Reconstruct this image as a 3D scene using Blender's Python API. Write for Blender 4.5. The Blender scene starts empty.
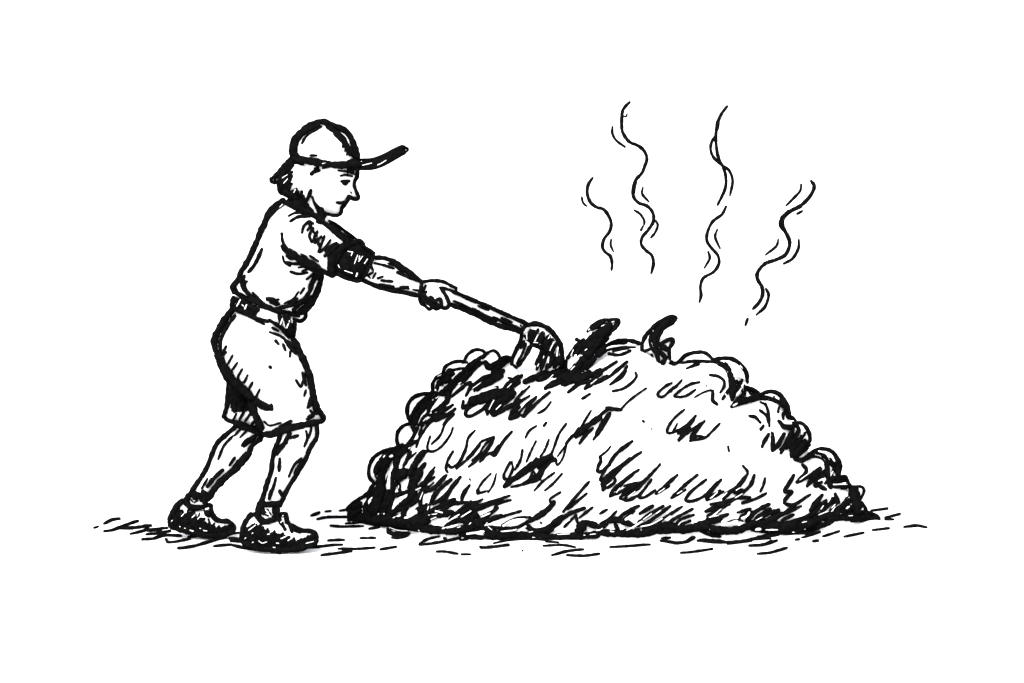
import bpy, math, random
import numpy as np
from mathutils import Vector, Matrix
from mathutils.bvhtree import BVHTree
from mathutils.geometry import delaunay_2d_cdt

random.seed(7)
S = bpy.context.scene
COL = S.collection

# ------------------------------------------------------------------ camera
F_PX, D, TILT = 2295.0, 9.0, math.radians(8.9)
H_CAM = D * math.tan(TILT + math.atan((544 - 341.5) / F_PX))
CAM = Vector((0, -D, H_CAM))
RIGHT = Vector((1, 0, 0))
FWD = Vector((0, math.cos(TILT), -math.sin(TILT)))
UP = Vector((0, math.sin(TILT), math.cos(TILT)))
cd = bpy.data.cameras.new('camera'); cam = bpy.data.objects.new('camera', cd); COL.objects.link(cam)
cam.location = CAM; cam.rotation_euler = (math.pi / 2 - TILT, 0, 0)
cd.sensor_width = 36; cd.lens = F_PX / 1024 * 36; cd.clip_end = 5000
S.camera = cam

def ray(px, py):
    return (FWD + RIGHT * ((px - 512) / F_PX) + UP * ((341.5 - py) / F_PX))
def at(px, py, Y):
    d = ray(px, py)
    return CAM + d * ((Y + D) / d.y)
def on_ground(px, py, z=0.0):
    d = ray(px, py)
    return CAM + d * ((z - H_CAM) / d.z)
MPP = D / math.cos(TILT) / F_PX * 1.0      # metres per pixel near the figure

# ------------------------------------------------------------------ materials
def mat(name, base, var, scale, bump=0.0):
    m = bpy.data.materials.new(name); m.use_nodes = True
    nt = m.node_tree; b = nt.nodes['Principled BSDF']
    b.inputs['Roughness'].default_value = 1.0
    b.inputs['Specular IOR Level'].default_value = 0.0
    tc = nt.nodes.new('ShaderNodeTexCoord'); n = nt.nodes.new('ShaderNodeTexNoise')
    n.inputs['Scale'].default_value = scale; n.inputs['Detail'].default_value = 4
    r = nt.nodes.new('ShaderNodeValToRGB')
    lo = base * (1 - var); hi = base * (1 + var)
    r.color_ramp.elements[0].position = .35; r.color_ramp.elements[1].position = .65
    r.color_ramp.elements[0].color = (lo, lo, lo, 1); r.color_ramp.elements[1].color = (hi, hi, hi, 1)
    nt.links.new(tc.outputs['Object'], n.inputs['Vector'])
    nt.links.new(n.outputs['Fac'], r.inputs['Fac']); nt.links.new(r.outputs['Color'], b.inputs['Base Color'])
    return m
M_PAPER = mat('white_matte', .84, .02, 40)
M_INK = mat('black_ink', .003, .3, 60)
M_GROUND = mat('pale_ground', .82, .02, 6)

# ------------------------------------------------------------------ traced coordinates
TILES = {'A': (250, 100, 180 / 1024), 'B': (200, 190, 180 / 1024), 'C': (190, 290, 180 / 1024),
         'D': (150, 400, 180 / 1024), 'E': (90, 470, 240 / 1024), 'F': (320, 220, 180 / 1024),
         'G': (480, 290, 220 / 1024), 'H': (340, 340, 180 / 1024), 'I': (300, 440, 180 / 1024),
         'J': (480, 370, 180 / 1024), 'K': (460, 450, 180 / 1024), 'L': (620, 310, 180 / 1024),
         'M': (620, 400, 180 / 1024), 'N': (760, 390, 180 / 1024), 'O': (620, 470, 320 / 1024),
         'P': (570, 90, 120 / 1024), 'Q': (570, 165, 150 / 854), 'R': (680, 95, 150 / 854),
         'S': (680, 195, 150 / 732), 'X': (0, 0, 1.0),
         'a': (400, 345, 120 / 1024), 'b': (370, 470, 120 / 1024), 'c': (480, 480, 120 / 1024), 'd': (600, 475, 120 / 1024),
         'e': (700, 475, 120 / 1024), 'f': (780, 440, 120 / 1024), 'g': (710, 350, 100 / 683), 'h': (510, 310, 120 / 1024), 't': (340, 430, 90 / 615),
         'u': (232, 500, 96 / 1024), 'v': (160, 490, 84 / 1024), 'w': (90, 505, 100 / 1024), 'x': (264, 150, 60 / 585)}

def parse(text):
    """strokes separated by ; : a capital letter picks the sheet, a bare number the nib width, x,y a point"""
    out = []; tile = 'X'; w = 10.0; white = False
    for chunk in text.replace('\n', ' ').split(';'):
        pts = []; white_here = white
        for t in chunk.split():
            if ',' in t:
                x, y = t.split(','); x0, y0, s = TILES[tile]
                pts.append((x0 + float(x) * s, y0 + float(y) * s))
            elif t in TILES: tile = t
            elif t == 'white': white = True; white_here = True
            elif t == 'ink': white = False; white_here = False
            else: w = float(t)
        if pts: out.append((pts, w * TILES[tile][2], white_here))
    return out
def poly(text): return parse(text)[0][0]

def catmull(pts, step=1.6, closed=False):
    P = [np.array(p, float) for p in pts]
    if len(P) < 2: P = [P[0], P[0] + np.array([.6, .4])]
    n = len(P); out = []
    rng = n if closed else n - 1
    for i in range(rng):
        p1, p2 = P[i], P[(i + 1) % n]
        p0 = P[i - 1] if (i > 0 or closed) else 2 * p1 - p2
        p3 = P[(i + 2) % n] if (i + 2 < n or closed) else 2 * p2 - p1
        m = max(1, int(math.ceil(np.linalg.norm(p2 - p1) / step)))
        for j in range(m):
            t = j / m
            out.append(.5 * ((2 * p1) + (p2 - p0) * t + (2 * p0 - 5 * p1 + 4 * p2 - p3) * t * t + (3 * p1 - p0 - 3 * p2 + p3) * t ** 3))
    if not closed: out.append(P[-1])
    return out

# ------------------------------------------------------------------ mesh pieces: (verts, faces)
class Piece:
    def __init__(self): self.v = []; self.f = []; self.m = []
    def add(self, v, f, m=0):
        o = len(self.v); self.v += [tuple(p) for p in v]
        self.f += [tuple(i + o for i in q) for q in f]; self.m += [m] * len(f)
    def merge(self, p):
        o = len(self.v); self.v += p.v; self.f += [tuple(i + o for i in q) for q in p.f]; self.m += p.m

def inside_mask(P, xs, ys):
    X, Y = np.meshgrid(xs, ys); ins = np.zeros(X.shape, bool); n = len(P)
    for i in range(n):
        x1, y1 = P[i]; x2, y2 = P[(i + 1) % n]
        if y1 == y2: continue
        c = ((Y >= min(y1, y2)) & (Y < max(y1, y2)) & (X < x1 + (Y - y1) * (x2 - x1) / (y2 - y1)))
        ins ^= c
    return ins

def inflate(pts, Y0=0.0, k=1.0, smooth=True, grid=2.6, floor=None):
    """a rounded closed volume whose side outline is pts; limbs come out with round sections"""
    yf = Y0 if callable(Y0) else (lambda x, y: Y0)
    B = catmull(pts, 2.0, True) if smooth else [np.array(p, float) for p in pts]
    B = np.array(B)
    x0, y0 = B.min(0) - 2; x1, y1 = B.max(0) + 2
    h = max(.8, max(x1 - x0, y1 - y0) / 150)
    xs = np.arange(x0, x1, h); ys = np.arange(y0, y1, h)
    ins = inside_mask(B, xs, ys); u = np.zeros(ins.shape)
    ii, jj = np.meshgrid(np.arange(ins.shape[0]), np.arange(ins.shape[1]), indexing='ij')
    red = ins & ((ii + jj) % 2 == 0); blk = ins & ((ii + jj) % 2 == 1)
    om = 1.93
    for it in range(420):
        for m in (red, blk):
            g = np.zeros_like(u)
            g[1:-1, 1:-1] = .25 * (u[:-2, 1:-1] + u[2:, 1:-1] + u[1:-1, :-2] + u[1:-1, 2:] + h * h)
            u[m] += om * (g - u)[m]
    def samp(x, y):
        a = (x - x0) / h; b = (y - y0) / h; i = int(b); j = int(a); fb = b - i; fa = a - j
        i = min(max(i, 0), u.shape[0] - 2); j = min(max(j, 0), u.shape[1] - 2)
        return max(0, u[i, j] * (1 - fa) * (1 - fb) + u[i, j + 1] * fa * (1 - fb) + u[i + 1, j] * (1 - fa) * fb + u[i + 1, j + 1] * fa * fb)
    inner = []
    gx = np.arange(x0, x1, grid); gy = np.arange(y0, y1, grid)
    gm = inside_mask(B, gx, gy)
    for a in range(len(gy)):
        for b in range(len(gx)):
            if gm[a, b]:
                p = np.array((gx[b], gy[a]))
                if np.min(np.sum((B - p) ** 2, 1)) > 1.1 ** 2: inner.append(p)
    vv = [Vector(p) for p in B] + [Vector(p) for p in inner]
    nb = len(B)
    res = delaunay_2d_cdt(vv, [], [list(range(nb))], 1, 1e-5)
    V2, tri, orig = res[0], res[2], res[3]
    front, back, verts = {}, {}, []
    for i, p in enumerate(V2):
        bd = any(o < nb for o in orig[i]) if orig[i] else True
        yc = yf(p.x, p.y)
        if bd:
            front[i] = back[i] = len(verts); verts.append(at(p.x, p.y, yc))
        else:
            d = k * math.sqrt(2 * samp(p.x, p.y)) * MPP
            front[i] = len(verts); verts.append(at(p.x, p.y, yc - d))
            back[i] = len(verts); verts.append(at(p.x, p.y, yc + d))
    faces = []
    for t in tri:
        faces.append([front[i] for i in t][::-1]); q = [back[i] for i in t]
        if q != [front[i] for i in t]: faces.append(q)
    P = Piece(); P.add(verts, faces); return P

def capsule_chain(pts, rad, seg=12):
    """tapered rounded tube through 3-D points"""
    P = Piece(); tube(P, [Vector(p) for p in pts], rad, seg); return P

def tube(P, pts, rad, seg=7, m=0, squash=None):
    n = len(pts)
    if n < 2: return
    tan = []
    for i in range(n):
        t = pts[min(i + 1, n - 1)] - pts[max(i - 1, 0)]
        tan.append(t.normalized() if t.length > 1e-9 else Vector((1, 0, 0)))
    a = tan[0].orthogonal().normalized(); rings = []
    def ring(c, t, a, r):
        b = t.cross(a).normalized()
        o = []
        for k in range(seg):
            th = 2 * math.pi * k / seg
            o.append(c + a * (r * math.cos(th)) + b * (r * math.sin(th)))
        return o
    for i in range(n):
        a = (a - tan[i] * a.dot(tan[i]))
        a = a.normalized() if a.length > 1e-6 else tan[i].orthogonal().normalized()
        if i == 0:
            for q in (.95, .6): rings.append(ring(pts[0] - tan[0] * rad[0] * q, tan[0], a, rad[0] * math.sqrt(1 - q * q)))
        rings.append(ring(pts[i], tan[i], a, rad[i]))
        if i == n - 1:
            for q in (.6, .95): rings.append(ring(pts[i] + tan[i] * rad[i] * q, tan[i], a, rad[i] * math.sqrt(1 - q * q)))
    V = [v for r in rings for v in r]; Fc = []
    for i in range(len(rings) - 1):
        for k in range(seg):
            k2 = (k + 1) % seg
            Fc.append((i * seg + k, i * seg + k2, (i + 1) * seg + k2, (i + 1) * seg + k))
    Fc.append(tuple(range(seg))[::-1]); L = (len(rings) - 1) * seg; Fc.append(tuple(L + k for k in range(seg)))
    P.add(V, Fc, m)

def remesh(P, voxel, smooth=4):
    me = bpy.data.meshes.new('tmp'); me.from_pydata(P.v, [], P.f); me.update()
    o = bpy.data.objects.new('tmp', me); COL.objects.link(o)
    md = o.modifiers.new('r', 'REMESH'); md.mode = 'VOXEL'; md.voxel_size = voxel
    if smooth:
        sm = o.modifiers.new('s', 'SMOOTH'); sm.iterations = smooth; sm.factor = .5
    dg = bpy.context.evaluated_depsgraph_get(); ev = o.evaluated_get(dg); m2 = ev.to_mesh()
    Q = Piece(); Q.add([v.co.copy() for v in m2.vertices], [tuple(p.vertices) for p in m2.polygons])
    ev.to_mesh_clear(); bpy.data.objects.remove(o); bpy.data.meshes.remove(me)
    return Q

# ------------------------------------------------------------------ pen strokes laid on a surface
GROUP, QUEUE, FILL = {}, [], []
class Surface:
    def __init__(self, P, Y0=0.0):
        self.t = BVHTree.FromPolygons(P.v, P.f); self.Y0 = Y0; self.all = None
        GROUP[id(P)] = (list(P.v), list(P.f), P)
    def depth(self, px, py):
        d = ray(px, py).normalized()
        hit, nrm, idx, dist = (self.all or self.t).ray_cast(CAM, d)
        if hit: return dist, d
        p = at(px, py, self.Y0); loc, n, i, ds = self.t.find_nearest(p)
        return (loc - CAM).dot(d), d
    def hit(self, px, py): return (self.all or self.t).ray_cast(CAM, ray(px, py).normalized())[3]
class Ground:
    def depth(self, px, py):
        d = ray(px, py).normalized(); return (.004 - H_CAM) / d.z, d
class Air:
    def __init__(self, Y): self.Y = Y
    def depth(self, px, py):
        d = ray(px, py).normalized(); return (self.Y + D) / d.y, d

GROW = .75                                  # nib spread in picture pixels
def stroke(P, surf, pts, w, m=1, taper=.2, lift=.5, wob=.14):
    c = catmull(pts, 1.7)
    L = len(c); ph = random.uniform(0, 9); ph2 = random.uniform(0, 9)
    ds = [surf.depth(float(p[0]), float(p[1])) for p in c]
    dep = [d[0] for d in ds]
    if isinstance(surf, Surface) and lift < 2:
        for i in range(L):                    # the line's whole breadth lies on the surface
            t = c[min(i + 1, L - 1)] - c[max(i - 1, 0)]; t = t / (np.linalg.norm(t) + 1e-9) * w * .36
            for sg in (-1, 1):
                q = surf.hit(float(c[i][0] - sg * t[1]), float(c[i][1] + sg * t[0]))
                if q: dep[i] = min(dep[i], q)
    mn = [min(dep[max(0, i - 1):i + 2]) for i in range(L)]
    av = [sum(mn[max(0, i - 1):i + 2]) / len(mn[max(0, i - 1):i + 2]) for i in range(L)]
    p3, rr = [], []
    if L <= 4: taper = 0
    tl = max(1.5, min(4.0, L * .25))
    for i in range(L):
        e = min(i, L - 1 - i) / tl
        q = 1 - taper * (1 - min(1, e)) ** 1.5
        q *= 1 + wob * (.6 * math.sin(i * .55 + ph) + .4 * math.sin(i * 1.37 + ph2))
        q *= 1 + random.uniform(-.08, .08)
        r = max(.3, (w + GROW) / 2 * q) * av[i] / F_PX
        dp = av[i] - (r * lift if lift < 2 else 5.5 * MPP)
        if not isinstance(surf, Air):         # nothing sinks into the ground
            dp = min(dp, (r * .55 - H_CAM) / ds[i][1].z)
        p3.append(CAM + ds[i][1] * dp); rr.append(r)
    tube(P, p3, rr, 7 if w > 2 else 6, m)

def flush():
    """lay the queued strokes on the front of all pieces that belong together, then fill the meshes"""
    if GROUP:
        v, f = [], []
        for a, b, _ in GROUP.values():
            o = len(v); v += a; f += [tuple(i + o for i in q) for q in b]
        t = BVHTree.FromPolygons(v, f)
    if QUEUE:
        for fn, surf, args, kw in QUEUE:
            if isinstance(surf, Surface): surf.all = t
            fn(args[0], surf, *args[1:], **kw)
    for me, P, off, smooth in FILL:
        me.from_pydata([tuple(Vector(q) - off) for q in P.v], [], P.f)
        me.polygons.foreach_set('material_index', P.m)
        me.polygons.foreach_set('use_smooth', [smooth] * len(P.f)); me.update()
    GROUP.clear(); QUEUE.clear(); FILL.clear()
def draw(P, surf, *a, **kw): QUEUE.append((draw_now, surf, (P,) + a, kw))
def hatch(P, surf, *a, **kw): QUEUE.append((hatch_now, surf, (P,) + a, kw))
FINE = [(480, 480, 600, 560), (600, 475, 720, 555), (700, 475, 790, 555)]
def draw_now(P, surf, text, scale=1.0, coarse=False, **kw):
    for pts, w, white in parse(text):
        if coarse:                            # places traced again more closely further down
            n_in = sum(any(a <= x <= c and b <= y <= d for a, b, c, d in FINE) for x, y in pts)
            if n_in >= .7 * len(pts): continue
        if white: stroke(P, surf, pts, max(-.05, w * .95 - GROW - (.3 if w < 1.2 else .0)), 0, lift=2.6, wob=.25)
        else: stroke(P, surf, pts, w * scale, 1, **kw)

def hatch_now(P, surf, outline, ang, gap, w, miss=.05, jit=1.0, curve=0.0):
    """parallel pen strokes that fill an outline"""
    pl = np.array(poly(outline)); a = math.radians(ang)
    d = np.array((math.cos(a), -math.sin(a))); n = np.array((d[1], -d[0]))
    s = pl @ n; o = s.min() + gap / 2
    while o < s.max():
        oo = o + random.uniform(-.25, .25) * gap; xs = []
        for i in range(len(pl)):
            s1, s2 = s[i] - oo, s[(i + 1) % len(pl)] - oo
            if (s1 < 0) != (s2 < 0):
                p = pl[i] + (pl[(i + 1) % len(pl)] - pl[i]) * (s1 / (s1 - s2)); xs.append(float(p @ d))
        xs.sort()
        for i in range(0, len(xs) - 1, 2):
            if xs[i + 1] - xs[i] < 1.5 or random.random() < miss: continue
            t0 = xs[i] + random.uniform(-jit, jit); t1 = xs[i + 1] + random.uniform(-jit, jit)
            p0, p1 = n * oo + d * t0, n * oo + d * t1; md = (p0 + p1) / 2 + n * (curve * (t1 - t0) + random.uniform(-.4, .4))
            stroke(P, surf, [p0, md, p1], w * random.uniform(.8, 1.15), 1, taper=.4)
        o += gap

# ------------------------------------------------------------------ objects
def link(name, P, parent=None, mats=None, smooth=True):
    me = bpy.data.meshes.new(name)
    base = Vector((0, 0, 0))
    root = parent
    off = Vector((0, 0, 0))
    q = parent
    while q is not None: off += Vector(q.location); q = q.parent
    FILL.append((me, P, off, smooth))
    for m in (mats or (M_PAPER, M_INK)): me.materials.append(m)
    o = bpy.data.objects.new(name, me); COL.objects.link(o)
    if parent: o.parent = parent
    return o
def thing(name, loc, label, cat, group=None):
    o = bpy.data.objects.new(name, None); COL.objects.link(o); o.location = loc
    o.empty_display_size = .1; tag(o, label, cat, group); return o
def tag(o, label, cat, group=None, kind=None):
    o['label'] = label; o['category'] = cat
    if group: o['group'] = group
    if kind: o['kind'] = kind

# ---- ground: one sheet out to the horizon
g = Piece(); R = 2500
xs = [-R, -400, -60, -12, -3, 0, 3, 12, 60, 400, R]
V = [(x, y, 0) for y in xs for x in xs]; n = len(xs)
g.add(V, [(j * n + i, j * n + i + 1, (j + 1) * n + i + 1, (j + 1) * n + i) for j in range(n - 1) for i in range(n - 1)])
go = link('ground', g, None, (M_GROUND,)); go['kind'] = 'structure'
go['label'] = 'blank white ground reaching out behind the heap'

# ================================================================== PERSON
person = thing('person', at(262, 544, 0.0), 'person in a cap and shorts leaning forward and pushing a fork hoe into the heap', 'person')

SHIRT_Y = 0.0
def lin(xa, ya, xb, yb): return lambda x, y: ya + (yb - ya) * min(1, max(0, (x - xa) / (xb - xa)))
# --- body
body = Piece()
head_poly = poly('A 10 604,375 610,405 610,430 600,455 597,470 603,500 612,528 621,550 612,563 592,566 572,560 558,566 552,580 537,596 527,610 523,632 515,650 500,658 470,658 432,648 418,670 420,720 430,800 330,800 300,700 290,600 250,540 240,420 250,340 300,270 420,220 560,260')
body.merge(inflate(head_poly, 0.0, .82))
near_arm = lin(322, -.165, 425, -.045); far_arm = lin(322, .165, 425, .055)
arm_poly = poly('B 10 560,190 640,180 720,225 F 150,150 230,190 310,212 370,220 430,242 500,290 570,345 620,350 640,380 630,440 600,450 560,434 500,418 420,406 320,376 240,340 150,310 60,270 B 640,420 560,360 520,270')
body.merge(inflate(arm_poly, near_arm, .95))
far_poly = [(x + 4, y - 1) for x, y in arm_poly]
body.merge(inflate(far_poly, far_arm, .95))
# torso core, thighs
def A3(t, Y): p = poly(t)[0]; return at(p[0], p[1], Y)
body.merge(capsule_chain([A3('A 1 370,640', 0), A3('B 1 520,170', 0), A3('B 1 480,320', 0), A3('B 1 440,480', 0), A3('B 1 400,620', 0), A3('C 1 380,300', 0)], [.055, .085, .1, .095, .09, .1], 14))
body.merge(capsule_chain([A3('B 1 560,230', -.15), A3('B 1 540,170', 0), A3('B 1 560,230', .15)], [.05, .06, .05]))
body.merge(capsule_chain([A3('C 1 380,300', -.03), A3('C 1 440,480', -.09), A3('D 1 840,170', -.115)], [.09, .09, .055]))
body.merge(capsule_chain([A3('C 1 360,320', .03), A3('C 1 320,520', .09), A3('D 1 560,200', .115)], [.085, .075, .05]))
far_leg = poly('D 10 500,100 470,165 420,205 380,245 352,310 320,390 270,470 215,545 200,600 320,610 335,560 375,505 440,440 500,385 560,320 620,245 650,200 650,120')
near_leg = poly('D 10 760,110 742,190 712,280 697,340 690,400 665,480 640,560 615,640 735,650 745,590 785,510 835,430 885,350 925,260 952,210 955,100')
body.merge(inflate(far_leg, .115, .95)); body.merge(inflate(near_leg, -.115, .95))
# hands: palm, four curled fingers, thumb
def hand(Ya, sgn, dx=0.0, dy=0.0):
    p = [(x + dx, y + dy) for x, y in poly('F 10 560,350 640,345 700,352 735,372 740,420 735,460 700,462 660,458 610,452 572,440')]
    body.merge(inflate(p, Ya, .75))
    for i, (fx, fy, ln) in enumerate(((600, 412, 66), (636, 416, 84), (676, 420, 84), (716, 412, 86))):
        c = [(fx + 8, fy - 20, Ya + sgn * .030), (fx + 2, fy + 22, Ya + sgn * .046), (fx - 2, fy + ln * .75, Ya + sgn * .034), (fx, fy + ln, Ya + sgn * .004), (fx + 4, fy + ln - 6, Ya - sgn * .028)]
        pts = []
        for a, b, Y in c:
            q = poly('F 1 %f,%f' % (a, b))[0]; pts.append(at(q[0] + dx, q[1] + dy, Y))
        body.merge(capsule_chain(pts, [.0115, .0115, .0105, .0095, .008], 10))
    pts = [at(q[0] + dx, q[1] + dy, Ya + sgn * y) for q, y in zip(poly('F 1 610,380 680,362 730,376 768,398'), (.01, .012, .008, .0))]
    body.merge(capsule_chain(pts, [.017, .0145, .012, .010], 10))
hand(-.045, -1); hand(.06, 1, 1.0, -1.0)
body = remesh(body, .0065, 3)
sf = Surface(body, -.05); s_head = Surface(body, 0.0); s_nl = Surface(body, -.115); s_fl = Surface(body, .115)
draw(body, s_head, '''A 24 612,395 611,430 601,456 ; 19 598,455 594,485 606,522 617,550 606,566 577,562 ; 22 619,548 608,563 582,560 560,547 ;
 24 562,552 554,574 537,598 522,618 ; 15 494,583 517,586 545,580 ; 20 523,608 519,638 502,655 472,657 ; 17 510,652 478,658 432,646 402,626 ;
 15 355,553 370,590 402,622 ; 44 404,626 404,662 396,690 ; 28 432,648 410,672 385,690 ; 14 360,570 372,600 390,640 ;
 20 522,463 545,464 564,461 ; 14 530,471 543,480 558,468 ; 11 515,432 545,426 582,434 ; 9 503,402 540,406 588,412 ; 9 560,413 590,402 ; 8 575,417 602,426 ;
 5 573,524 578,530 ; 9 556,412 570,404 ''')
draw(body, sf, '''F 24 305,213 370,218 432,242 505,293 575,348 ; 22 400,232 470,278 540,328 ; 14 310,245 360,256 420,276 ; 9 385,245 425,262 ;
 20 442,298 490,318 545,338 585,355 ; 26 240,342 310,372 370,392 440,406 500,417 562,433 ; 16 350,345 412,350 ; 13 340,366 420,380 ; 15 458,382 502,380 ;
 12 300,298 270,318 ; 11 318,300 300,332 ; 12 330,332 356,322 ; 15 290,262 302,286 ; 10 385,398 455,388 505,392 ; 12 530,396 562,402 ; 9 265,310 285,330 ; 10 430,268 475,296;
 24 578,354 574,400 566,440 ; 13 602,372 590,398 ; 18 575,352 640,344 700,350 740,370 775,386 ; 15 776,386 770,408 742,400 705,386 682,384 ;
 22 690,390 716,430 734,470 ; 20 735,468 728,496 702,502 682,484 ; 22 568,440 574,470 600,490 ; 18 592,484 622,508 646,490 ; 18 642,496 666,508 690,490 ;
 20 582,420 602,434 610,456 630,440 650,466 682,446 692,478 ; 24 585,452 640,484 690,486 ; 16 600,430 596,470 ; 15 624,450 634,490 ; 14 655,460 662,490; 14 588,420 604,408 ; 18 575,405 585,440''')
draw(body, s_fl, '''D 26 490,148 430,200 382,245 352,310 320,390 270,470 222,540 ; 15 470,205 420,260 388,335 ; 13 520,160 480,202 ; 12 555,172 512,212 ;
 28 642,200 622,228 582,258 552,320 480,380 ; 38 565,305 500,380 430,440 370,502 328,565 ; 22 618,196 560,226 525,258 ; 16 482,328 452,372 ; 24 412,400 370,440 328,492 ;
 13 326,448 295,502 ; 18 350,450 330,490 ; 14 600,215 535,265 ; 14 545,300 505,345; 12 500,345 470,390 ; 22 300,520 330,540''')
draw(body, s_nl, '''D 28 742,200 712,280 696,340 690,400 664,480 640,560 622,605 ; 26 950,145 950,210 920,262 880,350 832,430 782,510 742,600 ; 15 888,178 895,220 878,265 ; 14 918,160 905,215 ;
 26 795,190 762,248 730,292 ; 18 800,216 842,202 ; 20 738,335 734,402 ; 18 716,443 700,500 678,555 ; 15 862,330 820,372 790,436 ; 22 866,345 825,420 ; 18 738,518 748,542 ; 22 692,510 678,560 ;
 14 925,240 890,300; 12 780,245 745,262; 16 745,268 722,310 ''')
link('body', body, person)

# --- hair
hair = inflate(poly('A 10 245,335 208,370 172,405 132,436 112,455 118,474 156,478 164,520 200,545 250,576 300,592 330,560 350,516 358,440 420,385 410,330 300,290'), 0.0, 1.15)
hair2 = inflate(poly('A 10 245,335 208,370 172,405 132,436 112,455 118,474 156,478 164,520 200,545 250,576 290,590 300,520 330,430 350,385 330,330'), 0.0, 2.0)
hair.merge(hair2); hair = remesh(hair, .0065, 3)
s = Surface(hair, 0.0)
draw(hair, s, '''A 30 240,345 205,376 175,410 132,445 ; 20 118,446 124,466 156,469 ; 24 162,482 172,520 206,541 ; 30 168,460 186,422 215,392 240,362 ; 24 176,500 192,460 226,418 ;
 20 196,500 216,470 236,430 ; 18 180,515 210,500 238,478 ; 36 196,530 250,562 312,592 ; 14 245,545 266,508 ; 13 284,562 296,520 ; 20 312,585 332,550 346,514 ; 30 215,540 262,575 325,598 ;
 13 240,522 264,506 ; 24 205,520 240,545 290,575 ; 20 350,420 368,404 ; 18 366,408 392,401 ; 14 372,392 386,384 ; 16 330,560 345,530 ; 14 215,440 240,408 ; 16 230,385 242,370 ; 10 415,388 440,384; 12 268,560 275,520;
 16 200,455 232,410 ; 14 225,455 240,430 ; 18 230,560 250,520 ; 16 300,590 305,545 ; 20 255,575 268,535 ; 14 190,520 205,490 ; 14 238,375 215,415 ; x 54 258,85 200,160 95,275 ; 36 75,300 125,318 ; 44 152,360 165,415 230,432 ; 44 200,275 165,330 ; 22 275,140 200,230 150,300 ; 20 265,245 220,310 190,370 ; 28 265,335 230,400 ; 54 220,400 300,460 380,510 ; 70 275,505 380,550 460,600 ; 24 320,390 300,440 ; 24 365,405 360,460 ; 34 455,398 420,480 390,520 ; 54 200,380 250,440 ;
 white 9 90,290 125,262 ; 8 178,272 225,242 ; 8 190,325 230,280 ; 9 318,518 345,545 ; 8 305,555 335,566 ; 8 290,415 305,385 ; 7 305,462 312,468 ; 8 155,555 180,530''')
link('hair', hair, person)

# --- cap
cap = inflate(poly('A 10 238,335 224,300 222,255 242,205 292,160 350,127 420,110 470,130 545,162 580,210 612,270 626,350 610,450 540,540 420,580 300,530 240,430'), 0.0, .93)
cap = remesh(cap, .006, 2)
def cut_below(P, line):
    def y_at(v):
        d = Vector(v) - CAM; z = d.dot(FWD); return 512 + F_PX * d.x / z, 341.5 - F_PX * d.dot(UP) / z
    (xa, ya), (xb, yb) = line
    ok = []
    for v in P.v:
        x, y = y_at(v); ok.append(y < ya + (yb - ya) * (x - xa) / (xb - xa))
    ids = {}; Q = Piece()
    for f in P.f:
        if all(ok[i] for i in f):
            q = []
            for i in f:
                if i not in ids: ids[i] = len(Q.v); Q.v.append(P.v[i])
                q.append(ids[i])
            Q.f.append(tuple(q)); Q.m.append(0)
    return Q
cap = cut_below(cap, poly('A 1 240,358 620,392'))
s = Surface(cap, 0.0)
draw(cap, s, '''A 33 242,325 238,270 254,222 300,172 350,140 412,122 462,140 530,166 566,198 590,250 608,295 612,345 ; 30 258,305 256,255 286,202 330,166 388,142 ;
 12 296,246 312,216 345,186 408,150 ; 24 440,152 490,182 530,216 556,262 592,322 ; 22 480,192 520,226 546,265 568,310 ; 14 470,150 532,178 562,210 ;
 13 535,240 528,266 ; 13 556,265 540,290 ; 13 566,285 550,312 ; 32 586,250 604,330 ; 16 590,300 606,340; 26 250,300 275,318;
 42 254,333 310,342 380,354 450,367 ; 40 420,364 500,370 570,367 620,362 ; 26 560,350 612,345 ; 12 343,315 379,315 ; 16 240,345 300,366 ; 12 415,386 455,380;
 white 5 295,345 312,340 ; 4 412,362 428,358 ; 5 612,353 634,350''')
capo = link('cap', cap, person)
brim = Piece(); bc = catmull(poly('A 10 560,368 640,363 700,360 760,340 820,308 860,287 886,278'), 1.5)
nb = len(bc)
for i in range(nb - 1): pass
V, Fc = [], []; seg = 16
for i, p in enumerate(bc):
    t = i / (nb - 1); hw = .078 * (1 - max(0, (t - .45) / .56) ** 2.4) ** .5 + .006
    th = (5.0 + .7 * math.sin(t * 3.1)) * MPP * (1.0 if t < .96 else .85)
    q0 = bc[max(0, i - 1)]; q1 = bc[min(nb - 1, i + 1)]; dx, dz = (q1 - q0); l = math.hypot(dx, dz); nx, nz = dz / l, dx / l
    c = at(p[0], p[1], 0)
    for k in range(seg):
        a = 2 * math.pi * k / seg
        V.append(c + Vector((nx * th * math.sin(a) , hw * math.cos(a), nz * th * math.sin(a) + .012 * -abs(math.cos(a)) ** 2)))
for i in range(nb - 1):
    for k in range(seg): Fc.append((i * seg + k, i * seg + (k + 1) % seg, (i + 1) * seg + (k + 1) % seg, (i + 1) * seg + k))
Fc.append(tuple(range(seg))); Fc.append(tuple((nb - 1) * seg + k for k in range(seg))[::-1])
brim.add(V, Fc, 1); s = Surface(brim, 0)
draw(brim, s, 'A 14 868,262 898,278 ; 12 872,300 900,286 ; white 4 640,371 692,359 ; 4 726,370 750,358 774,343')
bo = link('brim', brim, capo); bo['label'] = 'black cap brim curving upward'

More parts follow.
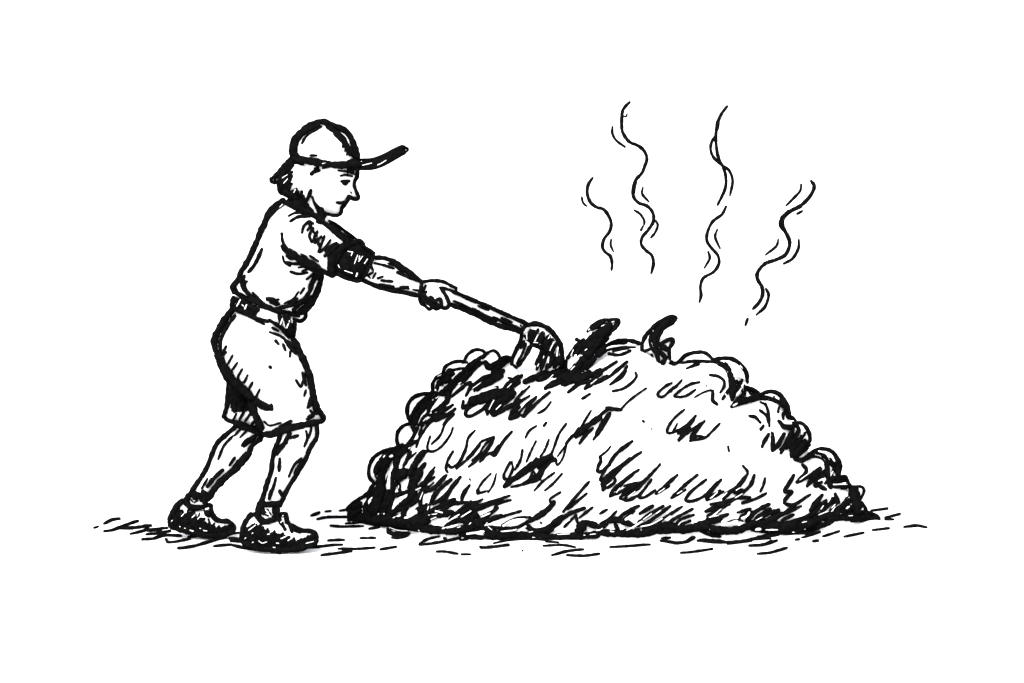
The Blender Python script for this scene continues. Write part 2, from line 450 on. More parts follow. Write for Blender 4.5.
# --- shirt
torso_poly = poly('A 10 360,560 B 480,55 405,108 372,170 340,250 300,350 255,440 225,490 180,555 192,590 260,612 330,648 C 400,92 470,112 540,135 600,165 640,172 660,140 C 690,70 B 640,640 675,560 695,490 760,400 840,300 720,185 650,140 600,110')
sl_near = poly('B 10 500,170 560,140 640,145 700,182 780,240 850,292 800,345 765,400 768,490 735,490 690,462 600,425 520,380 470,300 470,230')
shirt = inflate(torso_poly, SHIRT_Y, 1.12)
shirt.merge(inflate(sl_near, lin(285, -.15, 345, -.155), 1.05))
shirt.merge(inflate([(x + 5.5, y - 5) for x, y in sl_near], lin(285, .13, 345, .16), 1.0))
shirt = remesh(shirt, .008, 4)
s = Surface(shirt, 0.0); s2 = Surface(shirt, -.15); s3 = Surface(shirt, .12)
draw(shirt, s3, 'B 16 735,176 782,202 842,247 905,292 ; 22 742,190 772,225 832,266 885,302 ; 10 760,205 800,235')
draw(shirt, s, '''B 34 472,60 410,106 376,166 346,236 312,320 276,396 248,445 ; 18 482,76 432,112 388,160 372,212 ; 20 352,335 332,382 306,430 276,466 ;
 30 240,450 228,480 214,512 186,552 192,582 ; 20 252,488 238,540 262,582 ; 24 226,506 246,546 268,582 332,640 402,666 ; 12 205,560 216,585 246,596 ; 24 188,572 232,602 282,622 342,652 ;
 13 300,585 330,615 372,652 ; 15 380,624 420,630 446,624 ; 13 400,640 440,656 ; 34 692,482 680,540 656,600 622,650 590,690 ; 30 682,470 646,512 626,560 ; 20 640,552 600,610 540,650 450,670 ;
 11 560,580 530,620 480,646 ; 15 592,560 572,590 ; 20 612,620 570,652 530,682 ; 15 515,465 560,478 610,470 ; 10 580,462 622,448 ; 14 662,456 640,482 608,508 ; 26 660,470 640,540;
 16 500,60 520,75 ; 38 505,72 562,104 622,130 662,150 ; 24 480,66 530,96 580,120 ; 12 430,630 450,650; 18 255,520 245,560; 14 268,520 235,535;
 C 20 590,132 640,132 662,118 ; 20 662,120 656,158 626,178 592,166 ; 34 732,0 702,58 662,118 ; 13 642,60 602,108 580,132 ; 24 400,88 470,108 540,130 600,142 ; 22 690,40 655,90 610,130; 16 560,125 620,150; 14 436,48 478,50 ; 12 455,65 500,75; 20 480,110 560,90 610,50;
 white B 6 250,585 285,600 ; 5 560,95 580,105 ; 5 770,228 795,242''')
draw(shirt, s2, '''B 18 465,248 470,290 490,330 530,370 ; 42 508,346 552,384 612,412 672,440 ; 24 465,320 490,350 530,390 ; 13 470,376 480,410 512,432 ; 12 490,375 522,396 ; 17 490,412 530,420 582,422 640,442 ;
 10 560,442 602,434 ; 34 600,432 650,452 692,470 ; 11 575,365 607,381 ; 14 624,374 672,406 ; 15 505,147 540,131 592,128 ; 17 514,177 560,152 622,150 ;
 30 650,142 700,182 752,222 802,266 852,292 ; 22 650,432 692,456 752,490 770,480 ; 36 836,300 792,342 762,372 748,420 756,480 ;
 17 580,242 590,206 620,180 642,190 ; 13 610,230 630,200 ; 18 622,192 640,232 ; 17 644,218 622,258 636,296 ; 17 668,235 648,276 654,302 ; 16 690,262 670,290 682,326 ; 15 708,262 690,310 674,352 ; 16 742,285 712,328 682,354 ;
 16 776,300 742,322 716,350 ; 20 784,310 746,340 710,376 ; 22 722,370 770,322 ; 12 640,230 665,262; 12 655,285 690,270''')
link('shirt', shirt, person)
# dark cuff on the near sleeve
cuff = inflate(poly('F 10 52,220 90,180 130,150 180,124 218,112 244,128 252,150 308,184 312,206 292,248 270,290 246,338 212,350 150,334 98,312 72,325 54,310'), lin(329, -.155, 372, -.125), 1.25, smooth=False)
cs = Surface(cuff, -.14); cuff.m = [1] * len(cuff.f)
draw(cuff, cs, '''F 28 130,176 98,208 82,252 ; 20 185,128 218,116 243,130 252,152 306,188 ; 20 306,190 290,245 266,290 240,340 ; 22 240,340 208,346 150,330 100,308 70,318 ; 28 185,132 140,150 100,178 60,215 55,280 70,312;
 white 5 158,178 186,183 ; 5 186,182 178,202 ; 5 214,200 196,248 ; 5 242,206 220,236 ; 5 270,222 254,246 ; 6 104,256 110,270 ; 4 140,288 184,303 ; 7 206,320 212,304 ; 6 225,205 222,225''')
co = link('sleeve_cuff', cuff, person); co['label'] = 'black hatched sleeve cuff around the upper arm'

# --- belt
belt = inflate(poly('C 10 244,35 228,98 310,142 400,180 460,195 520,235 570,285 592,275 604,170 560,135 470,105 380,85 310,45'), 0.0, 2.1, grid=2.0)
s = Surface(belt, 0)
hatch(belt, s, 'C 1 240,40 310,55 395,95 375,140 250,108', 62, 2.6, 3.0, 0)
draw(belt, s, '''C 28 246,48 236,95 ; 22 236,98 320,138 382,162 442,178 ; 30 300,62 342,92 385,112 ; 15 340,150 422,195 ; 22 452,172 520,215 560,268 ; 40 545,142 562,200 580,262 ; 24 508,140 518,190 ; 24 597,180 590,270 ;
 16 400,95 460,112 510,135 ; 15 385,100 372,140 ; 22 262,50 330,85 ; 24 250,100 300,115 360,135; white 8 526,165 514,196 ; 8 566,176 550,216 ; 7 286,56 266,92 ; 7 322,84 312,106 ; 5 296,84 306,92''')
bb = link('belt', belt, person)

# --- shorts
hips = poly('C 10 246,110 182,190 126,280 130,350 165,430 240,520 400,600 560,580 680,500 622,350 590,282 500,205 380,155')
nl = poly('C 10 210,230 150,330 185,440 240,520 300,566 345,605 D 585,60 630,150 660,203 740,200 870,158 950,140 988,112 982,76 950,20 C 722,640 690,500 610,330 450,240 300,210')
fl = poly('C 10 190,430 213,520 205,600 D 430,0 412,90 440,122 560,162 660,203 700,190 720,60 C 500,560 300,430')
sh = inflate(hips, 0.0, 1.05); sh.merge(inflate(nl, -.085, .95)); sh.merge(inflate(fl, .105, 1.0))
sh = remesh(sh, .008, 3)
s = Surface(sh, -.05); sfar = Surface(sh, .1)
hatch(sh, s, 'C 1 225,530 290,560 360,630 385,690 235,690 215,600', 70, 2.3, 3.2, 0)
hatch(sh, s, 'D 1 470,0 595,0 620,110 655,190 610,180 575,60 545,50 500,60 470,50', 72, 2.4, 3.2, .0)
draw(sh, sfar, '''C 18 216,520 210,600 205,690 ; D 24 440,0 430,60 418,95 ; 24 416,90 440,115 482,126 ; 44 482,130 542,152 622,182 ; 36 572,20 602,90 640,162 ; 26 490,0 478,62 ; 40 530,0 508,52 ;
 14 540,60 508,112 ; 14 576,72 540,122 ; 14 602,110 570,152 ; 16 450,0 440,50 ; 13 490,80 475,110 ; 12 600,150 640,185''')
draw(sh, s, '''C 40 240,112 186,186 142,272 144,345 ; 24 146,330 166,420 210,510 262,542 ; 48 152,350 190,430 242,512 ; 44 240,510 300,562 352,612 ; 20 256,145 216,200 176,280 172,340 ; 20 222,150 160,250;
 15 205,320 184,362 ; 13 242,372 214,422 ; 12 268,415 238,458 ; 13 297,450 272,500 302,530 328,484 ; 14 356,525 324,582 ; 14 396,566 374,612 ; 10 190,370 205,355 ;
 17 350,602 410,640 462,666 ; 15 370,632 400,668 452,682 ; 18 462,655 465,680 ;
 D 18 600,0 642,26 686,46 ; 14 600,22 660,56 688,45 ; 38 655,195 700,196 762,176 ; 38 742,182 800,160 872,142 952,126 ; 11 650,122 680,146 742,130 ; 22 742,152 802,120 ; 28 955,125 984,118 986,95 962,60 942,10 ;
 28 922,0 902,40 ; 14 912,60 932,90 890,110 ; 14 930,48 946,80 ; 14 900,95 945,75; 26 690,190 740,165 800,145;
 C 40 590,282 622,350 660,430 682,502 ; 28 670,450 690,500 702,580 728,690 ; 40 684,500 702,600 ; 18 640,470 660,542 ; 15 604,514 630,552 642,520 ; 13 660,570 650,602 ; 14 692,600 668,670 ; 40 702,620 728,690 ;
 16 488,290 502,306 ; 16 530,310 542,342 ; 13 570,352 568,378 ; 16 455,240 520,266 552,292 ; 15 470,215 502,232 ; 26 545,290 590,320 ; 20 555,310 600,360 ; 20 455,438 458,441''')
link('shorts', sh, person)

# --- socks and shoes
def sock_shoe(Y, sock_t, shoe_t, sock_ink, shoe_ink, fills, lab):
    so = inflate(poly(sock_t), Y, .95, grid=1.8); ss = Surface(so, Y)
    draw(so, ss, sock_ink); link('sock', so, person)
    sh = inflate(poly(shoe_t), Y, .95, grid=2.0)
    # flat sole on the ground
    sh.v = [(x, y, max(z, .002)) for x, y, z in sh.v]
    ss = Surface(sh, Y)
    for f in fills: hatch(sh, ss, *f)
    draw(sh, ss, shoe_ink)
    o = link('shoe', sh, person); o['label'] = lab
sock_shoe(.115, 'E 10 448,70 420,105 405,150 440,180 490,180 500,140 520,110 500,80',
  'E 10 330,215 348,172 388,124 410,130 432,158 482,166 494,146 518,150 526,182 550,208 590,214 620,238 617,262 560,288 480,286 380,264 336,240',
  'E 24 418,108 412,140 428,160 ; 22 490,108 492,148 ; 16 430,158 470,164 ; 14 440,112 445,120 ; 14 470,112 474,130 ; 16 425,100 460,108 505,100 ; 5 440,125 455,128 ; 5 445,138 460,132 ; 5 432,128 438,135 ; 5 452,120 462,124',
  '''E 15 402,126 370,146 350,182 336,216 ; 26 342,218 352,242 420,260 480,275 560,280 608,264 ; 18 610,264 615,240 590,220 556,216 530,196 516,170 ;
  v 70 270,130 180,230 120,350 ; 70 320,130 360,200 430,215 530,205 ; 50 380,30 340,110 ; 56 560,60 550,160 ; 50 420,30 480,55 560,60 ; 64 590,190 612,195 ; 64 555,255 590,310 ; 56 625,230 620,310 ; 50 630,310 690,370 760,375 830,380 890,440 ;
  26 230,230 240,270 ; 24 270,250 285,300 ; 22 340,255 335,290 ; 26 420,260 400,320 ; 24 480,290 460,350 ; 26 540,350 520,390 ; 24 590,360 605,400 ; 24 660,410 640,450 ; 24 720,440 700,470 ;
  white 20 558,235 590,222 ; 16 362,490 402,502 ; 12 485,466 495,470 ; 12 530,492 570,500 ; 10 140,380 150,370 ; 10 240,445 246,448 ; 10 300,466 306,468 ; 12 262,320 290,290 ; 12 390,335 425,305 ; 12 460,355 480,330''',
  (('v 1 100,330 215,215 235,265 265,310 340,275 400,265 395,330 440,305 460,350 500,335 550,385 590,415 640,425 700,465 830,430 900,440 920,470 860,540 680,575 460,565 300,525 100,450', 52, 1.5, 2.6, .0, .8),), 'far shoe, set back behind the other')
sock_shoe(-.115, 'E 10 735,120 722,160 712,205 740,235 800,230 808,170 820,130 790,110',
  'E 10 640,292 650,242 688,190 710,188 742,220 790,216 818,184 842,196 852,226 890,254 940,255 972,282 970,312 900,346 780,350 700,332 650,316',
  'E 24 724,158 718,195 738,216 ; 22 800,158 798,208 ; 18 735,218 790,214 ; 12 735,165 740,185 ; 14 785,160 784,180 ; 18 720,150 800,148 ; 18 730,150 770,150 805,145 ; 5 738,175 750,180 ; 6 745,190 760,195 ; 5 765,180 772,190 ; 5 755,168 762,172 ; 5 740,165 745,170',
  '''E 16 702,186 670,210 652,250 644,292 ; 28 652,302 700,325 780,338 870,336 940,320 964,302 ; 18 966,302 966,278 940,260 890,259 860,242 842,216 ;
  u 54 200,150 130,260 100,400 ; 54 250,150 300,220 350,235 460,195 ; 46 290,30 270,110 290,170 ; 46 480,60 470,140 440,190 ; 56 290,35 400,45 500,30 ; 54 515,155 575,150 ; 54 495,190 535,260 ; 46 585,165 580,240 ; 40 590,240 680,290 740,320 840,330 900,390 ;
  30 540,270 565,312 ; 32 610,270 640,340 ; 24 700,310 720,345 ; 22 240,250 200,310 ; 22 310,262 280,310 ; 22 380,310 350,350 ; 26 455,330 420,380 ; 24 545,355 510,410 ; 24 610,395 590,435 ; 22 660,410 640,445 ; 20 810,385 830,400 ;
  white 12 178,322 250,268 ; 9 285,435 320,460 370,447 ; 15 440,505 520,518 600,518 ; 9 520,240 550,210 ; 8 138,412 148,402 ; 8 218,452 226,450 ; 8 215,356 222,352 ; 9 475,460 500,462 ; 8 790,462 870,442 ; 14 525,412 575,388 ; 12 598,432 625,415 ; 8 380,366 400,362 ; 8 540,172 545,166''',
  (('u 1 100,310 180,285 230,250 280,275 310,262 345,315 390,315 400,362 450,330 490,365 540,355 560,385 610,395 605,430 660,415 680,440 760,405 830,375 920,380 920,460 880,495 700,540 480,550 250,515 130,485 80,420', 50, 1.5, 2.6, .0, .8),), 'near shoe, set forward')

flush()
# ================================================================== HOE
hoe = thing('fork_hoe', at(540, 350, .38), 'long handled hoe with a curved two pronged head stuck into the heap top', 'hoe')
handY = lin(437, .005, 525, .38)
hn = poly('F 1 668,412')[0]; he = poly('G 1 215,182')[0]
hp = Piece(); N = 24; pts = []; rad = []
for i in range(N + 1):
    t = i / N; x = hn[0] + (he[0] - hn[0]) * t; y = hn[1] + (he[1] - hn[1]) * t
    ta = (x - 455) / 60
    pts.append(at(x, y, handY(x, y))); rad.append((7.0 - 0.4 * t) * MPP)
tube(hp, pts, rad, 16); s = Surface(hp, .2)
draw(hp, s, '''F 19 750,402 850,447 950,488 1024,522 G 170,135 224,158 ; F 23 745,482 850,522 950,572 1020,602 G 150,182 192,198 ; F 12 760,460 820,486 880,516 ; 18 868,505 940,545 1000,575 ; 11 900,490 960,515 ;
 G 14 62,128 110,150 150,166 190,182 ; 10 100,130 150,150 ; 8 190,165 205,185 ; 18 110,160 180,190''')
link('handle', hp, hoe)
Yh = lin(520, .38, 562, .42)
hd = inflate(poly('G 10 196,192 218,162 260,153 312,174 352,214 378,260 384,310 380,350 340,360 318,330 296,290 270,262 240,250 215,240 195,225'), Yh, 1.0, grid=2.0)
s = Surface(hd, .39)
draw(hd, s, '''G 22 212,166 260,156 312,176 352,216 376,262 382,310 378,350 ; 20 240,253 270,264 292,284 300,310 ; 20 236,190 226,228 ; 20 270,186 242,238 ; 20 292,200 266,248 ; 20 320,216 286,264 ; 20 340,236 302,288 ;
 16 352,256 322,308 ; 12 366,270 350,322 ; 16 196,192 205,175 218,165 ; 18 330,300 345,350; 14 210,215 232,240; 18 365,320 350,360 ; h 46 200,185 175,240 ; 54 280,205 250,270 ; 46 330,225 300,330 ; 24 360,250 330,320 ; 24 400,275 360,370 ; 60 400,400 430,450;
 white h 8 140,200 145,250 ; 8 240,210 210,265 ; 7 345,215 325,245 ; 9 375,270 340,345 ; 13 410,320 400,390 ; 6 195,275 240,280''')
link('head', hd, hoe)
pr = inflate(poly('G 10 194,195 190,230 172,272 150,318 146,345 168,362 192,342 220,302 246,256 240,235'), .375, .9, grid=1.8); s = Surface(pr, .375)
draw(pr, s, 'G 18 195,196 190,232 172,272 150,320 148,345 ; 14 243,256 217,302 189,342 170,360 ; 12 214,250 196,298 172,342 ; 12 150,345 170,362 ; 9 228,262 208,305; 14 205,240 190,270')
link('prong', pr, hoe)
pr = inflate(poly('G 10 280,270 300,295 285,320 268,350 258,372 300,385 345,375 372,350 360,310 330,280'), .40, .8, grid=1.8); s = Surface(pr, .40)
draw(pr, s, 'G 15 300,284 287,316 272,348 264,370 ; 16 318,290 300,330 285,370 ; 18 340,300 320,345 305,380 ; 20 360,310 345,360 ; h 30 276,330 250,400 222,460 ; 32 300,390 260,470 ; 40 370,400 340,480 ; white h 12 330,402 325,450 ; 7 250,450 235,480 ; 6 290,385 285,410')
link('prong', pr, hoe)

flush()
# ================================================================== HEAP
YH = 0.5
prof = parse('''X 1 340,522 352,512 372,492 388,470 398,452 406,436 414,424 424,408 435,393 444,380 455,368 468,362 486,356 500,358 520,364 545,368 575,362 600,352 625,346 642,347 660,358 684,363 700,362 715,361 725,364 734,372 740,384 748,394
 762,398 774,402 782,412 790,424 798,434 806,450 820,458 831,467 838,478 846,487 856,500 862,508 868,517''')[0][0]
pc = catmull(prof, 4.0)
heap = thing('compost_heap', at(610, 525, YH), 'big white steaming heap of compost scribbled with dark straw strokes and lumpy at its rim', 'heap')
mound = Piece(); NA = 44
rng = random.Random(3)
cols = []
for p in pc:
    top = at(p[0], p[1], YH); z = max(top.z, .004); cols.append((top.x, z))
zmax = max(c[1] for c in cols)
V = []
for x, z in cols:
    dep = .43 * (z / zmax) ** .55 + .015
    for j in range(NA + 1):
        t = -1 + 2 * j / NA
        t = math.copysign(abs(t) ** .8, t)
        yy = dep * t * (1 if t < 0 else 1.5)
        zz = z * (1 - abs(t) ** 2.3) ** .62
        # gentle lumps
        b = .010 * math.sin(x * 11 + yy * 9) * math.sin(zz * 13 + x * 3) * (1 - abs(t) ** 6) * min(1, (1 - abs(abs(t) - .5) * 2) * 2)
        V.append((x, YH + yy - b, max(0, zz)))
n = NA + 1; Fc = []
for i in range(len(cols) - 1):
    for j in range(NA): Fc.append((i * n + j, (i + 1) * n + j, (i + 1) * n + j + 1, i * n + j + 1))
Fc.append(tuple(range(n))); Fc.append(tuple((len(cols) - 1) * n + j for j in range(n))[::-1])
mound.add(V, Fc); s = Surface(mound, YH)
LEFT = '''H 26 830,82 780,120 740,160 700,190 ; 20 800,95 750,130 720,152 ; 22 730,190 680,232 640,272 600,332 ; 34 690,192 650,232 620,266 570,302 ; 38 640,192 590,206 ; 38 620,222 570,252 ; 20 553,262 556,282 ; 18 610,186 660,166 722,160 ;
 18 820,125 850,165 890,150 910,122 ; 38 860,150 910,126 960,112 ; 26 930,180 870,222 810,252 750,272 ; 32 900,202 840,232 790,256 ; 16 740,242 736,272 715,318 ; 16 720,250 760,252 ;
 45 960,292 880,320 800,336 750,346 ; 40 990,302 920,342 870,356 ; 18 892,268 840,310 770,332 ; 15 700,350 696,386 716,376 ; 18 800,352 760,372 720,402 716,430 750,432 800,402 850,362 ;
 17 900,352 850,382 838,422 ; 18 960,342 900,382 865,426 ; 22 1024,340 960,382 880,422 ; 18 1024,380 990,412 962,448 1000,442 1030,425 ; 15 1010,206 960,250 940,282 ; 15 1024,232 980,272 ; 12 958,214 976,226 ; 24 960,262 930,300;
 38 520,312 470,352 430,402 400,462 ; 34 500,362 450,422 430,472 ; 18 562,312 510,392 470,472 ; 17 612,322 560,382 510,422 ; 15 622,342 600,372 ; 13 642,372 600,402 560,412 530,442 ; 22 652,396 600,430 540,442 500,482 ; 17 512,470 480,512 450,562 434,608 ; 26 440,502 410,562 380,602 ; 34 408,470 424,522 ;
 15 648,424 600,472 570,542 520,592 ; 15 642,500 626,542 580,602 540,630 510,632 496,610 512,548 ; 16 768,514 730,556 716,610 690,672 ; 15 810,570 760,632 720,672 ; 15 872,550 820,602 790,652 750,685 ; 18 876,556 850,612 800,662 ; 16 976,520 930,572 872,652 ; 17 862,652 902,600 ; 15 642,634 614,685 ;
 24 340,612 400,592 440,572 ; 28 340,635 300,655 260,683 ; 13 432,640 380,685 ; 15 502,630 450,662 430,685 ; 18 470,480 450,540 ; 18 480,430 440,500; 14 395,470 420,440; 13 600,420 560,440;
 I 34 582,30 540,72 482,112 462,172 456,232 ; 30 562,62 502,102 452,132 432,182 452,232 ; 24 482,142 470,252 ; 12 520,162 500,212 480,262 ; 12 520,182 526,242 510,288 ; 28 622,22 590,62 560,112 546,182 ; 15 632,70 602,112 586,162 ; 38 592,182 560,222 550,252 ;
 22 702,62 660,112 642,172 590,212 ; 17 722,60 690,72 650,122 ; 24 692,152 650,202 630,272 ; 22 642,172 620,242 ; 13 570,252 572,292 592,302 ; 17 870,65 842,110 830,162 840,182 ; 18 952,0 940,62 900,132 860,156 848,140 ; 18 1022,30 970,92 890,162 ; 18 1024,100 960,152 ;
 14 766,155 720,212 690,282 680,332 ; 12 700,272 748,214 ; 11 762,240 700,292 ; 20 832,200 790,252 740,292 ; 20 862,226 800,272 760,312 740,362 ; 17 912,210 870,262 840,322 800,362 ; 14 966,260 930,312 916,362 ; 10 965,222 968,226 ; 22 1012,288 1012,302 ;
 58 472,272 452,332 420,402 ; 36 440,272 400,322 372,402 400,422 ; 38 340,362 300,392 280,422 ; 38 340,402 300,432 ; 28 352,422 330,452 ; 30 280,455 380,440 440,425 ; 38 500,292 490,352 460,402 ; 16 532,302 510,372 ; 13 550,312 590,312 620,292 642,312 622,352 ; 22 642,322 590,372 540,402 500,432 ;
 14 692,292 640,342 610,392 580,432 ; 14 722,362 660,392 ; 12 692,352 686,402 ; 48 462,462 560,482 650,472 722,492 ; 26 292,452 380,472 482,482 562,492 ; 34 600,450 680,432 742,412 ; 36 702,492 800,510 900,515 1000,492 ; 26 642,502 742,515 862,525 ; 16 820,392 870,352 920,356 972,350 ; 14 800,372 872,340 ;
 20 420,440 480,440 ; 16 380,420 400,370 420,330; 14 440,440 460,410; 22 500,450 560,430; 20 950,360 1024,350; 24 520,500 600,505 ; 20 270,400 320,350'''
MID = '''J 40 262,62 330,32 422,0 ; 34 332,56 422,22 482,0 ; 22 370,106 430,82 490,52 562,30 ; 38 482,80 542,52 622,12 ; 34 542,70 622,32 682,0 ; 24 502,125 560,82 622,62 ; 22 600,106 650,72 722,32 ; 20 652,80 742,32 772,0 ; 16 740,82 800,46 832,5 ; 18 756,120 812,106 862,72 890,36 885,15 ;
 20 582,162 624,136 ; 38 0,92 60,62 112,22 ; 24 0,62 52,32 ; 18 102,42 60,82 ; 16 130,5 100,32 ; 14 165,45 182,50 ; 18 216,36 160,72 130,112 ; 45 0,182 70,142 142,112 ; 46 40,172 102,142 172,132 ; 38 100,182 152,152 ; 13 96,100 40,132 0,152 ; 14 0,232 40,192 ;
 18 140,162 80,202 42,246 ; 18 192,152 130,202 76,250 110,246 162,212 ; 16 282,92 220,152 180,202 ; 18 222,192 190,232 168,276 190,276 222,242 ; 16 282,146 230,182 210,232 ; 18 322,152 280,202 240,266 ; 20 396,126 340,172 290,222 250,266 ; 16 402,182 370,222 330,246 ; 14 320,150 260,200 220,250; 14 240,120 200,180;
 15 320,318 280,346 258,386 ; 15 376,300 364,316 ; 17 182,350 130,412 90,482 70,486 ; 14 80,376 50,432 0,492 ; 14 76,380 40,392 0,412 ; 18 92,460 40,482 0,522 ;
 15 946,104 890,142 840,182 800,226 ; 28 802,226 760,222 720,216 ; 20 742,216 690,252 650,302 ; 16 742,242 710,292 680,342 645,396 ; 24 702,292 660,362 ; 38 682,272 620,312 570,352 550,372 ; 15 632,230 600,282 570,332 ; 24 642,332 600,372 566,418 ; 20 542,362 520,382 488,418 ; 12 502,410 470,452 440,492 ; 13 492,430 470,502 440,540 430,502 ;
 16 490,306 450,362 420,442 396,502 ; 15 392,395 370,452 344,492 ; 15 318,405 290,462 264,522 ; 18 242,455 230,512 200,566 ; 46 402,492 340,522 300,542 ; 22 432,512 380,532 340,612 310,636 ; 36 292,532 240,582 200,612 ; 12 182,520 150,562 130,612 142,626 ; 13 182,526 186,572 160,612 ; 36 252,582 190,622 140,662 ; 14 272,552 312,592 250,642 180,666 ; 14 302,572 280,632 330,612 346,626 ;
 12 62,590 20,632 0,662 ; 12 92,595 80,642 40,685 120,652 ; 16 422,585 360,632 310,685 ; 16 466,590 420,642 370,685 ; 16 626,635 570,685 ;
 13 742,435 720,462 680,496 692,520 665,572 690,582 742,540 ; 15 866,404 800,452 750,502 720,562 ; 15 918,465 860,502 800,542 ; 13 812,530 740,582 686,632 ; 18 852,500 780,582 720,652 ; 16 772,580 700,642 700,685 ; 13 782,600 770,632 730,662 ; 17 902,568 840,612 780,685 ; 16 902,640 850,685 ; 17 1024,535 960,602 910,642 860,685 ; 13 976,625 950,685 ; 15 928,290 932,293 ; 8 975,335 978,337 ;
 K 14 172,135 120,192 100,242 160,232 ; 13 206,135 190,192 160,242 ; 15 160,242 242,190 ; 15 536,130 480,172 420,232 330,290 ; 17 576,134 520,192 450,242 424,270 450,256 ; 20 330,290 382,270 ; 16 572,240 520,272 522,290 540,300 ; 22 522,302 490,342 430,372 400,402 ; 16 52,205 20,262 8,302 ;
 16 282,260 180,292 80,322 0,342 ; 16 290,286 210,302 100,342 0,372 ; 13 130,280 60,312 0,332 ; 24 212,332 170,362 100,392 ; 18 352,350 280,376 180,402 130,422 ; 15 402,385 330,392 260,412 220,442 ; 17 442,380 360,422 320,462 ; 36 0,402 60,402 120,432 ; 28 0,372 100,372 ; 18 232,370 150,402 ; 34 100,402 160,452 230,482 ;
 56 200,482 300,482 400,492 500,492 600,482 ; 46 382,432 450,462 520,472 ; 38 482,462 560,412 620,382 ; 24 602,372 660,352 712,330 ; 18 740,180 690,222 640,292 588,352 ; 16 726,250 680,292 620,342 600,352 ; 14 752,325 690,386 ; 18 836,340 780,382 740,402 ; 15 890,345 850,402 ; 56 662,422 740,432 800,412 ; 46 602,472 700,472 760,452 ; 19 1012,324 950,372 900,402 ; 36 820,432 900,402 960,422 ; 18 1030,400 960,442 ; 28 800,472 880,485 960,482 1024,472 ;
 24 0,482 60,496 140,492 ; 26 180,502 260,510 360,506 470,510 600,510 700,492 ; 13 190,530 260,516 ; 18 620,400 580,450 ; 14 680,390 650,400 ; 18 860,420 900,470; 20 0,440 60,450 ; 22 60,470 130,440; 8 460,412 463,415; 16 560,390 530,430;
 L 17 295,415 260,432 216,472 222,492 250,490 290,452 320,432 352,398 ; 17 452,410 400,422 350,452 310,490 370,490 430,452 ; 12 300,440 290,465 ; 13 425,496 470,470 520,456 530,482 520,512 552,540 ; 8 490,430 492,432 ; 15 518,370 560,380 590,402 590,432 570,472 '''
